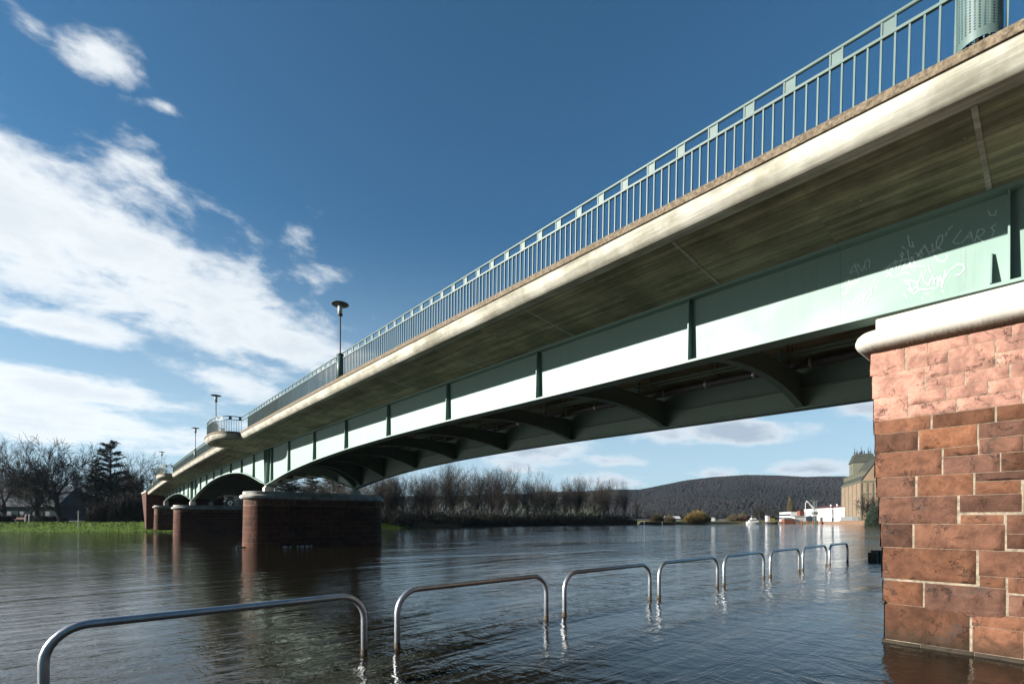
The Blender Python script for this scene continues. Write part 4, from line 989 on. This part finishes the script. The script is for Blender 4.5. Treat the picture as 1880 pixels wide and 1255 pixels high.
# undergrowth of the wood
mb=MB(); ru=random.Random(9)
for k in range(60000):
    x=ru.uniform(16,172); s=ru.uniform(1.5,24); y=bank_y(x)+s
    if x<58 and s<7: continue
    z=hgt(x,y); hh=ru.uniform(.0,1)**1.7*6.0*(.6+.4*mn.noise(Vector((x*.12,y*.12,0)))); p=Vector((x,y,z+hh*ru.random()))
    q=p+Vector((ru.gauss(0,.3),ru.gauss(0,.3),ru.uniform(.4,1.3))); w=Vector((ru.gauss(0,1),ru.gauss(0,1),0)).normalized()*ru.uniform(.04,.14)
    mb.add([p-w,p+w,q],[(0,1,2)])
tag(mb.build('undergrowth',M['ivy']),'tangled brown green undergrowth beneath the riverside trees','undergrowth',kind='stuff')
for i,(px,lb) in enumerate([(781,'pale brown clump of dry reeds at the water edge right of the nearest pier'),(822,'second lower clump of dry reeds further right along the wood')]):
    kx=(px-940)/888; d=120.
    for _ in range(12):
        x,y=at(px,d); d+=(bank_y(x)+1.2-y)*.7
    mb=MB(); rr=random.Random(i+40)
    for k in range(1500):
        a=rr.gauss(0,1.7); b_=rr.gauss(0,.6); hgt_=rr.uniform(.6,1.7 if i==0 else 1.2); w=.03
        mb.add([(a-w,b_,-.2),(a+w,b_,-.2),(a+rr.gauss(0,.35),b_+rr.gauss(0,.2),hgt_)],[(0,1,2)])
    o=mb.build('reed_clump',M['reed']); x,y=at(px,d); o.location=(x,y,hgt(x,y)); tag(o,lb,'reeds','reed clumps at the foot of the wood')
# willows at the river bend
g='willow bushes at the river bend'
shrub_obj('willow_bush',21,1205,203,3.4,2.5,4.2,4500,M['willow2'],'small grey brown bush at the right end of the wood','bush',g,.05,.3)
shrub_obj('willow_bush',22,1228,214,3.0,2.5,3.6,3500,M['willow2'],'olive bush just left of the big round golden willow','bush',g,.05,.3)
shrub_obj('willow_bush',23,1280,228,8.4,5,6.6,16000,M['willow'],'big round golden willow bush at the water edge beneath the hill','bush',g,.06,.3)
shrub_obj('willow_bush',24,1345,275,4.5,3,4.8,4000,M['willow2'],'olive bush between the golden willow and the white boat','bush',g,.05,.3)
shrub_obj('willow_bush',25,1362,285,4.5,3,6.0,4000,M['willow2'],'taller olive bush just left of the white boat','bush',g,.05,.3)
gt='bare trees on the far right shore'
for i,(px,d,py,lb) in enumerate([(1388,300,926,'bare tree behind the white boat'),(1405,305,922,'bare tree above the barge with the yellow cabin'),(1430,310,928,'reddish bare tree left of the poplar'),(1466,320,930,'low bare tree behind the rusty container'),(1586,205,902,'bare spindly tree against the pale brick silo')]):
    h=zz(py,d)-1.6; t=tree_obj('bare_tree',bare_tree(400+i,h,.9,.3,4,rad=.18,up=.4,minr=.035),M['bark_green'],M['twig_green']); x,y=at(px,d); t.location=(x,y,hgt(x,y)); tag(t,lb,'tree',gt)
S,C=shrub(31,1.4,1.4,zz(907,330)-2,5200,.06,.2,1.6); C.v=[(x*(1.25-.05*z/1.),y*(1.25-.05*z),z) for x,y,z in C.v]
S,C=MB(),MB(); rr=random.Random(77); hh=zz(906,320)-1.8
for k in range(5200):
    z=rr.uniform(.08,1)*hh; w_=1.9*math.sin(math.pi*min(1,(z/hh)*.9+.12))**.7; a=rr.random()*6.28; r=w_*math.sqrt(rr.random())
    p=Vector((r*math.cos(a),r*math.sin(a),z*.94)); q=p+Vector((rr.gauss(0,.15),rr.gauss(0,.15),1.3)); wv=Vector((rr.gauss(0,1),rr.gauss(0,1),0)).normalized()*.06; C.add([p-wv,p+wv,q],[(0,1,2)])
prism(S,Vector((0,0,-.3)),Vector((0,0,hh*.8)),.3,.08,6)
t=tree_obj('poplar_tree',(S,C),M['bark'],M['willow2']); x,y=at(1451,320); t.location=(x,y,hgt(x,y)); tag(t,'single narrow brown poplar standing in front of the wooded hill','tree')
shrub_obj('evergreen_bush',32,1607,182,3.6,3,11.0,9000,M['pine'],'tall green bush between the silo and the near abutment edge','bush',None,.10,.8)

# ---------------------------------------------------------------- hills
def hillpy(px):
    T=[(400,940),(560,918),(640,912),(700,912),(780,915),(860,914),(915,909),(960,911),(1000,907),(1060,906),(1120,903),(1175,903),(1210,896),(1260,886),(1310,880),(1370,876),(1430,877),(1480,880),(1510,879),(1550,879),(1620,884),(1800,880),(2100,900),(2800,930)]
    for (a,ya),(b_,yb) in zip(T,T[1:]):
        if a<=px<=b_: return ya+(yb-ya)*(px-a)/(b_-a)
    return 945
mb=MB(); pxs=list(range(400,2800,14)); NR=26; D0,D1=620.,1750.
def hp(px,t):   # t 0..1.25 from foot to crest and over
    d=D0+(D1-D0)*t; x,y=at(px,d); H=zz(hillpy(px),D1)
    f=sst(t) if t<=1 else 1-.25*(t-1)/.25
    z=2+H*f*(1)+ (mn.noise(Vector((x*.004,y*.004,1)))*26+mn.noise(Vector((x*.012,y*.012,1)))*9)*math.sin(math.pi*min(1,t))
    z=min(z,2.1+(zz(hillpy(px),D1)-2.1)*max(.0,(d/D1)) if t<1 else z)
    return x,y,z
vs=[hp(px,1.25*j/NR) for j in range(NR+1) for px in pxs]; n=len(pxs)
mb.add(vs,[(j*n+i,j*n+i+1,(j+1)*n+i+1,(j+1)*n+i) for j in range(NR) for i in range(n-1)])
tag(mb.build('hill',M['hill'],None,True),kind='structure')
mb=MB(); rh=random.Random(17)
for k in range(46000):
    px=rh.uniform(560,1660) if rh.random()<.3 else rh.uniform(1120,1580); t=rh.random()**.8*1.0+.03; x,y,z=hp(px,min(t,1.0)); d=D0+(D1-D0)*t
    h=rh.uniform(5,9); w=rh.uniform(3.,5.5)*(.6+.5*t)
    patch=mn.noise(Vector((x*.005,y*.005,5)))+.5*mn.noise(Vector((x*.02,y*.02,2)))
    ever=patch>.22
    b_=rh.uniform(.6,1.4)
    patch=mn.noise(Vector((x*.0022,y*.004,5)))+.45*mn.noise(Vector((x*.009,y*.012,2))); ever=patch>.16; b_=rh.uniform(.9,1.1)*(1-.5*patch); c=(.0025*b_,.0055*b_,.0065*b_) if ever else (.0085*b_,.0085*b_,.0095*b_)
    if 600<px<1100 and t<.5: c=(.030*b_,.034*b_,.016*b_)
    v=[]; a0=rh.random()*6.28; m=5
    for i in range(m): a=a0+6.283*i/m; v.append((x+w*math.cos(a),y+w*math.sin(a),z+h*rh.uniform(.3,.55)))
    v.append((x+rh.uniform(-1,1),y+rh.uniform(-1,1),z+h)); v.append((x,y,z-1))
    mb.add(v,[(i,(i+1)%m,m) for i in range(m)]+[((i+1)%m,i,m+1) for i in range(m)],c)
tag(mb.build('hillside_forest',M['hillforest']),'brown leafless forest with dark evergreen patches covering the distant hill','forest',kind='stuff')

# ---------------------------------------------------------------- buildings
def frame_at(px,d,face=None):   # local frame whose -y side faces the camera
    x,y=at(px,d); return Vector((x,y,hgt(x,y)-.1))
def bldg(name,px0,px1,d,label,d2=None):
    a=Vector((*at(px0,d),0)); b_=Vector((*at(px1,d2 or d),0)); w=(b_-a).length; ang=math.atan2((b_-a).y,(b_-a).x)
    z=hgt(a.x,a.y)-.2; r=empty(name,(a.x,a.y,z),ang); tag(r,label,'building'); return r,w,z
def pbox(root,name,m,*boxes):
    mb=MB()
    for a,b_ in boxes: mb.box(a,b_)
    return mb.build(name,m,root)
def gable(root,name,m,w,dp,z0,z1,ov=.5,hip=0.,y0=0):
    mb=MB(); x0,x1=-ov,w+ov; ya,yb=y0-ov,y0+dp+ov; ym=y0+dp/2; th=.18
    mb.add([(x0,ya,z0),(x1,ya,z0),(x1-hip,ym,z1),(x0+hip,ym,z1),(x0,yb,z0),(x1,yb,z0),
            (x0,ya,z0-th),(x1,ya,z0-th),(x1,yb,z0-th),(x0,yb,z0-th)],[(0,1,2,3),(5,4,3,2),(4,0,3),(1,5,2),(6,9,8,7),(6,7,1,0),(7,8,5,1),(8,9,4,5),(9,6,0,4)])
    return mb.build(name,m,root)
# barn at the left
r,w,z=bldg('barn',-60,104,124,'long blue grey barn with broad dark roof behind the bare trees at the left')
pbox(r,'wall',M['bluewall'],((0,0,0),(w,12,zz(928,124)-z)))
gable(r,'roof',M['barnroof'],w,12,zz(928,124)-z,zz(892,128)-z,.8,1.)
for k in range(7):
    o=pbox(r,'window',M['window'],((1.5+k*w/7,-.06,1.2),(1.5+k*w/7+1.8,.02,2.7))); 
r,w,z=bldg('low_house',98,162,138,'low pale walled house with wide dark roof between the trees left of the path')
pbox(r,'wall',M['bluewall'],((0,0,0),(w,9,zz(929,138)-z)))
gable(r,'roof',M['darkroof'],w,9,zz(929,138)-z,zz(913,140)-z,.9,1.)
for k in range(3): pbox(r,'window',M['window'],((1.+k*2.8,-.06,.9),(2.6+k*2.8,.02,2.2)))
pbox(r,'door',M['white'],((w-1.9,-.07,.1),(w-.9,.02,2.3)))
# tiny house seen under the bridge
r,w,z=bldg('white_house',430,434,128,'tiny white house front visible in the dark beneath the second arch')
pbox(r,'wall',M['offwhite'],((0,0,0),(w*2.0,5,zz(914,135)-z))); pbox(r,'window',M['window'],((.6,-.06,zz(923,135)-z),(1.2,.02,zz(918,135)-z)))
gable(r,'roof',M['darkroof'],w*2,5,zz(914,135)-z,zz(909,137)-z,.2)
# silo
d=205.; r,w,z=bldg('grain_silo',1546,1571,d,'huge pale brick grain silo with steep roof and square tower beside the abutment')
H1=zz(897,d)-z; dp=26; wf=w*1.05
def seg(px): 
    x,y=at(px,d); return x,y
# corner nearest the camera at px 1581; left face recedes to the left, right face to the right
c0=Vector((*at(1581,208),0)); cl=Vector((*at(1545.5,246),0)); right_dir=Vector((FY,-FX,0)); 
r.location=(c0.x,c0.y,hgt(c0.x,c0.y)-.2); z=r.location.z; ld=(cl-c0); Lw=ld.length; ang=math.atan2(ld.y,ld.x); r.rotation_euler=(0,0,ang)
# local: +x along the left face (away), body lies to local -y side (to the right)
HT=zz(884,208)-z; DP=12.
pbox(r,'wall',M['silo'],((0,-DP,0),(Lw,0,HT)))
tb=[]
for k in range(6): xx=.0+k*(Lw)/5.; tb.append(((xx-.3,-.0,0),(xx+.3,.22,HT-.4)))
for k in range(7): yy=-k*DP/6; tb.append(((-.22,yy-.3,0),(-.0,yy+.3,HT-.4)))
tb.append(((-.35,-DP-.3,HT+.002),(Lw+.3,.35,HT+.5))); tb.append(((-.3,-DP,HT-5.3),(-.001,.0-.31,HT-5.0)))
pbox(r,'pilasters',M['silotrim'],*tb)
# steep roof, ridge along local x
mb=MB(); zr=zz(838,204)-z; ov=.25
mb.add([(0,-.02,HT+.01),(0,-DP+.02,HT+.01),(0,-DP/2,zr-.35),(Lw,-.02,HT+.01),(Lw,-DP+.02,HT+.01),(Lw,-DP/2,zr-.35)],[(0,2,1),(3,4,5),(0,1,4,3),(1,2,5,4),(2,0,3,5)]); mb.build('gable_wall',M['silo'],r)
mb=MB(); rt_=[(-ov,ov,HT+.45),(Lw+ov,ov,HT+.45),(Lw+ov,-DP/2,zr),(-ov,-DP/2,zr),(-ov,-DP-ov,HT+.45),(Lw+ov,-DP-ov,HT+.45)]; lo_=[(x,y,z_-.3) for x,y,z_ in rt_]
mb.add(rt_+lo_,[(0,3,2,1),(5,2,3,4),(6,7,8,9),(11,10,9,8),(0,1,7,6),(3,0,6,9),(4,3,9,10),(1,2,8,7),(2,5,11,8),(5,4,10,11)])
ro=mb.build('roof',M['slate'],r)
for k in range(8):
    x_=2.+k*(Lw-4)/7.; mb=MB(); f=.28; yy=ov-(DP/2)*f; zb=HT+.5+(zr-HT-.5)*f
    mb.box((x_-.55,yy-1.2,zb-.6),(x_+.55,yy+.9,zb+1.3)); mb.box((x_-.7,yy-1.3,zb+1.302),(x_+.7,yy+1.0,zb+1.5)); mb.build('dormer',M['silotrim'],ro)
# tower at the far end of the river face
TX0,TX1=24.5,33.0; zt=zz(850,232)-z; zt2=zz(834,232)-z
pbox(r,'tower_wall',M['silotrim'],((TX0,-10.5,HT-.5),(TX1,-1.6,zt)))
mb=MB(); mb.hexa([(TX0-.4,-10.9,zt),(TX1+.4,-10.9,zt),(TX1+.4,-1.2,zt),(TX0-.4,-1.2,zt),(TX0+.9,-9.4,zt2),(TX1-.9,-9.4,zt2),(TX1-.9,-2.7,zt2),(TX0+.9,-2.7,zt2)]); mb.build('tower_roof',M['slate'],r)
for dz in (2.2,5.5): pbox(r,'tower_window',M['window'],((TX0+2.6,-1.59,zt-dz-1),(TX0+3.8,-1.52,zt-dz)))
mb=MB(); rr=random.Random(6)
for k in range(24): 
    x_=rr.uniform(TX0+1.,TX1-1.); y_=rr.uniform(-9.2,-2.9); hh=rr.choice((1.2,1.5,1.8,2.6,3.6)); mb.tube([(x_,y_,zt2-.05),(x_,y_,zt2+hh)],.07,5)
    if k%2: mb.box((x_-.3,y_-.15,zt2+.4),(x_+.3,y_+.15,zt2+1.3))
mb.tube([(TX0+1,-9.2,zt2+1.1),(TX1-1,-9.2,zt2+1.1)],.06,4); mb.tube([(TX0+1,-2.8,zt2+1.1),(TX1-1,-2.8,zt2+1.1)],.06,4)
mb.build('antennas',M['dark'],r)
pbox(r,'loading_annex',M['offwhite'],((3.,.3,0),(Lw*.7,2.6,zz(948,220)-z)))
# warehouse
r,w,z=bldg('white_warehouse',1476,1553,290.,'long white corrugated warehouse with dark red roof left of the silo',238.)
d=268.; h0,h1=zz(934.5,290)-z,zz(930,238)-z
mb=MB(); mb.hexa([(0,0,0),(w,0,0),(w,12,0),(0,12,0),(0,0,h0),(w,0,h1),(w,12,h1),(0,12,h0)]); wl=mb.build('wall',M['white'],r)
tb=[]; 
for k in range(1,16): tb.append(((k*w/16-.07,-.07,0),(k*w/16+.07,-.001,h0-.2)))
pbox(r,'wall_ribs',M['offwhite'],*tb)
pbox(r,'windows',M['window'],*[((k*w/14+.4,-.05,h0-1.5),(k*w/14+.9,-.002,h0-1.15)) for k in range(14)])
mb=MB(); za,zb=zz(933,280)-z,zz(926,246)-z; mb.hexa([(w*.28,-.2,h0+.02),(w,-.2,h1+.01),(w,9,zb),(w*.28,6,za+1.0),(w*.28,-.2,h0+.25),(w,-.2,h1+.25),(w,9,zb+.4),(w*.28,6,za+1.4)]); ro=mb.build('roof',M['redroof'],r)
for k in range(3): mb=MB(); mb.lathe((w*(.5+.14*k),4,zb-.9),[(0,0),(.35,0),(.35,1.1),(.5,1.2),(.5,1.5),(0,1.6)],10); mb.build('roof_vent',M['white'],ro)
# mixed low buildings
d=275.
r,w,z=bldg('office_block',1431,1452,d+10,'low blue and white office block with window bands near the shore',d-4)
hh=zz(939.5,d)-z; pbox(r,'wall',M['white'],((0,0,0),(w,8,hh))); 
for q in (.28,.62): pbox(r,'window_band',M['window'],((.2,-.06,hh*q),(w-.2,-.002,hh*q+1.0)))
r,w,z=bldg('grey_building',1452,1469,d+3,'plain grey building between the office block and the rusty container'); hh=zz(938.5,d)-z
pbox(r,'wall',M['offwhite'],((0,0,0),(w,8,hh))); pbox(r,'window',M['window'],((w-2.,-.06,hh*.3),(w-.4,-.002,hh*.8)))
r,w,z=bldg('rusty_container',1468.5,1476.5,262,'upright rusty red steel container beside the white warehouse'); hh=zz(937,262)-z
pbox(r,'box',M['rust'],((0,0,0),(w,2.5,hh))); pbox(r,'ribs',M['rust'],*[((k*w/5,-.06,.1),(k*w/5+.12,-.002,hh-.1)) for k in range(5)]); r['category']='container'
r,w,z=bldg('white_shed',1459,1478,260,'low white shed in front of the rusty container'); hh=zz(948,260)-z
pbox(r,'wall',M['white'],((0,0,0),(w,3,hh))); gable(r,'roof',M['offwhite'],w,3,hh+.01,hh+.6,.1)
r,w,z=bldg('brick_shed',1440,1458,258,'low orange red brick shed at the foot of the office block'); hh=zz(951.5,258)-z
pbox(r,'wall',M['rust'],((0,0,0),(w,3,hh))); gable(r,'roof',M['offwhite'],w,3,hh+.01,hh+.4,.1)
r,w,z=bldg('white_hall',1224,1249,300,'low pale hall roof glimpsed left of the golden willow'); hh=zz(951,300)-z; pbox(r,'wall',M['offwhite'],((0,0,0),(w,6,hh))); gable(r,'roof',M['white'],w,6,hh+.01,hh+1.4,.3)
r,w,z=bldg('garden_house',1312,1332,290,'small white house with a dark flat roof right of the golden willow'); hh=zz(950,290)-z; pbox(r,'wall',M['offwhite'],((0,0,0),(w,6,hh))); pbox(r,'roof',M['darkroof'],((-.4,-.4,hh+.01),(w+.4,6.4,hh+.7))); pbox(r,'window',M['window'],((1.,-.06,.8),(2.,-.002,1.8)))
r,w,z=bldg('brick_hut',1362,1370,275,'small orange brick hut left of the white boat'); hh=zz(951,275)-z; pbox(r,'wall',M['rust'],((0,0,0),(w,2.5,hh))); gable(r,'roof',M['redroof'],w,2.5,hh+.01,hh+.9,.15)
# quay walls
for a,b_,d0,d1,py0,lb in [(1541,1640,222,178,955,'low brick quay wall in front of the silo running behind the abutment'),(1500,1541,247,227,957.5,'low grassy brick quay wall below the white warehouse'),(1430,1500,260,258,957.5,'faded brick quay edge left of the warehouse')]:
    A=Vector((*at(a,d0-1),0)); B=Vector((*at(b_,d1-1),0)); t=(B-A).normalized(); nrm=Vector((-t.y,t.x,0))*.8
    za,zb=zz(py0,d0),zz(py0,d1); mb=MB()
    mb.hexa([(A.x,A.y,-1),(B.x,B.y,-1),(B.x+nrm.x,B.y+nrm.y,-1),(A.x+nrm.x,A.y+nrm.y,-1),(A.x,A.y,za),(B.x,B.y,zb),(B.x+nrm.x,B.y+nrm.y,zb),(A.x+nrm.x,A.y+nrm.y,za)])
    tag(mb.build('quay_wall',M['quay']),lb,'wall','brick quay walls on the right shore')
# crane
x,y=at(1496,250); z0=0; r=tag(empty('harbour_crane',(x,y,0),-PH),'grey lattice harbour crane mast with white angled boom in front of the warehouse','crane')
s=250/888.; zt=zz(919,250)
mb=MB()
for dx in(-.55,.55):
    for dy in(-.55,.55): mb.tube([(dx,dy,-.5),(dx,dy,zt)],.13,5)
for k in range(10):
    a,b_=.5+k*(zt-1)/10,.5+(k+1)*(zt-1)/10; sgn=1 if k%2 else -1; mb.tube([(-.55*sgn,-.55,a),(.55*sgn,-.55,b_)],.08,4); mb.tube([(-.55,-.55*sgn,a),(-.55,.55*sgn,b_)],.08,4)
mb.box((-1.8,-.6,zt),(1.5,.6,zt+.25)); mb.build('mast',M['crane'],r)
mb=MB(); e=Vector(((1481-1496)*s,0,zz(919,250))); zb=zz(935,250); mb.tube([(0,-.5,zb),tuple(e+Vector((0,-.3,0)))],.2,5); mb.tube([(0,.5,zb),tuple(e+Vector((0,.3,0)))],.2,5); mb.tube([tuple(e),(e.x-.6,0,e.z-1.3),(e.x-.7,0,zz(936,250))],.14,5); mb.build('boom',M['white'],r)
mb=MB(); mb.box((-1.2,-1,zz(944,250)),(1.,1,zz(939,250))); mb.build('cabin',M['crane'],r)
# pilings
for px,pyt,m,lb in [(1472,955,'rust','short brown mooring pile, leftmost of the row'),(1482,955,'rust','brown mooring pile left of the crane'),(1493,954,'rust','rusty red mooring pile touching the crane mast'),(1499.5,955,'dark','thick black mooring pile right of the crane mast'),(1508,953.5,'rust','rusty red mooring pile, rightmost of the row')]:
    x,y=at(px,240); mb=MB(); rr=.32 if m=='rust' else .5; mb.tube([(0,0,-1.5),(0,0,zz(pyt,240))],rr,10); mb.lathe((0,0,zz(pyt,240)),[(rr*1.1,-.12),(rr*1.1,.05),(0,.12)],10)
    o=mb.build('mooring_pile',M[m]); o.location=(x,y,0); tag(o,lb,'mooring pile','mooring piles in front of the quay')
# boats
def boat(name,px0,px1,d,label,hm,parts):
    a=Vector((*at(px0,d),0)); b_=Vector((*at(px1,d),0)); L=(b_-a).length; r=empty(name,(a.x,a.y,0),math.atan2((b_-a).y,(b_-a).x)); tag(r,label,'boat')
    mb=MB(); n=10; vs=[]
    for i in range(n+1):
        t=i/n; wd=1.5*(math.sin(math.pi*min(1,.12+.88*t*1.0))**.5) ; sh=.35*abs(2*t-1)**2
        vs+=[(L*t,-wd,.9+sh),(L*t,-wd*.8,-.1),(L*t,wd*.8,-.1),(L*t,wd,.9+sh)]
    fs=[(i*4+j,i*4+j+1,(i+1)*4+j+1,(i+1)*4+j) for i in range(n) for j in range(3)]+[(i*4+3,i*4,(i+1)*4,(i+1)*4+3) for i in range(n)]+[(0,1,2,3),(n*4+3,n*4+2,n*4+1,n*4)]
    mb.add(vs,fs); mb.build('hull',hm,r)
    for nm,m,x0,x1,z0,z1 in parts: pbox(r,nm,m,((L*x0,-1.,z0),(L*x1,1.,z1)))
    return r
b=boat('white_boat',1371,1398,255,'white motor boat with stepped cabin moored left of the yellow cabin barge',M['white'],[('cabin',M['white'],.15,.75,.9,1.9),('window',M['window'],.2,.7,1.91,2.25),('wheelhouse',M['white'],.28,.6,2.26,3.1)])
mb=MB(); mb.tube([(2.6,0,3.1),(2.6,0,4.4)],.07,5); mb.build('mast',M['white'],b)
b=boat('barge',1406,1429,250,'dark hulled barge with a yellow cabin and white wheelhouse',M['hull'],[('wheelhouse',M['white'],.03,.24,.9,4.3),('cabin',M['yellow'],.26,.62,.9,3.1)])
mb=MB(); mb.box((-.0,-1.15,4.31),(1.9,1.15,4.5)); mb.build('cabin_roof',M['redroof'],b)
# small things on the left bank
x,y=at(144,87); mb=MB(); mb.tube([(0,0,-.4),(0,0,3.1)],.07,8); mb.box((-.35,-.03,2.75),(.35,.03,2.85)); o=mb.build('river_marker_post',M['white_post']); o.location=(x,y,hgt(x,y)); tag(o,'thin white post standing on the grass at the water edge left of the bridge','post')
x,y=at(38,97); r=tag(empty('picnic_bench',(x,y,hgt(x,y)+.1),-PH),'low faded red bench on the grass in front of the barn','bench')
pbox(r,'seat',M['red'],((-1.1,-.25,.42),(1.1,.2,.50))); pbox(r,'backrest',M['red'],((-1.1,.22,.55),(1.1,.28,.85)))
for sx in(-.9,.9): pbox(r,'leg',M['dark'],((sx-.05,-.2,-.1),(sx+.05,.26,.418)))
for px,lb in ((50,'left one of two dark stone bollards on the grass beside the bench'),(56.5,'right one of two dark stone bollards on the grass beside the bench')):
    x,y=at(px,97); mb=MB(); mb.lathe((0,0,0),[(.36,-.2),(.34,1.3),(.25,1.5),(0,1.55)],10); o=mb.build('stone_bollard',M['hull']); o.location=(x,y,hgt(x,y)); tag(o,lb,'bollard','dark bollards on the bank')
for px,d,lb in ((1216,196,'tiny white marker on the bank right of the wood'),(1183,186,'small white post at the water edge below the end of the wood')):
    x,y=at(px,d); mb=MB(); mb.tube([(0,0,-.6),(0,0,1.3)],.22,8); mb.lathe((0,0,1.3),[(.3,-.1),(.3,.1),(0,.2)],8); o=mb.build('shore_marker',M['white_post']); o.location=(x,y,max(.1,hgt(x,y))); tag(o,lb,'marker post')
# foam caught at the pier
mb=MB(); rr=random.Random(4)
for k in range(9):
    x=11.0+k*.17+rr.uniform(-.12,.12)+(.5 if k>2 else 0); y=P2-1.5-.10+rr.uniform(-.1,.05); s_=rr.uniform(.05,.16)
    mb.lathe((x,y,.07),[(s_*1.3,-.02),(s_*.9,.04),(s_*.5,.07*rr.uniform(.5,1.4)),(0,.09)],7)
tag(mb.build('foam',M['foam'],None,True),'strip of white foam on the water at the foot of the nearest pier','foam',kind='stuff')
# ---------------------------------------------------------------- air
mb=MB(); mb.box((-3400,-3400,-3.2),(3400,3400,420)); hz=mb.build('haze',bpy.data.materials.new('river_haze'))
hm=hz.data.materials[0]; hm.use_nodes=True; t=hm.node_tree; t.nodes.clear()
pv=N(t,'ShaderNodeVolumePrincipled'); pv.inputs['Color'].default_value=(.62,.76,.95,1); pv.inputs['Density'].default_value=.00005; pv.inputs['Anisotropy'].default_value=.2
oo=N(t,'ShaderNodeOutputMaterial'); t.links.new(pv.outputs[0],oo.inputs['Volume']); tag(hz,kind='stuff')

# driftwood caught on the pier nose
for (x,y,ln,az,lb) in [(8.45,P2-.5,1.1,.5,'dark driftwood branch caught at the lit nose of the nearest river pier')]:
    mb=MB(); r0=random.Random(int(ln*10)); pts=[(ln*(t/5-.5),r0.uniform(-.05,.05),.02*r0.random()) for t in range(6)]; mb.tube(pts,[.035,.04,.04,.035,.025,.01],6)
    mb.tube([pts[3],(pts[3][0]+.15,.16,.06)],[.02,.008],5); o=mb.build('driftwood',M['timber']); o.location=(x,y,.095); o.rotation_euler=(0,0,az); tag(o,lb,'driftwood')
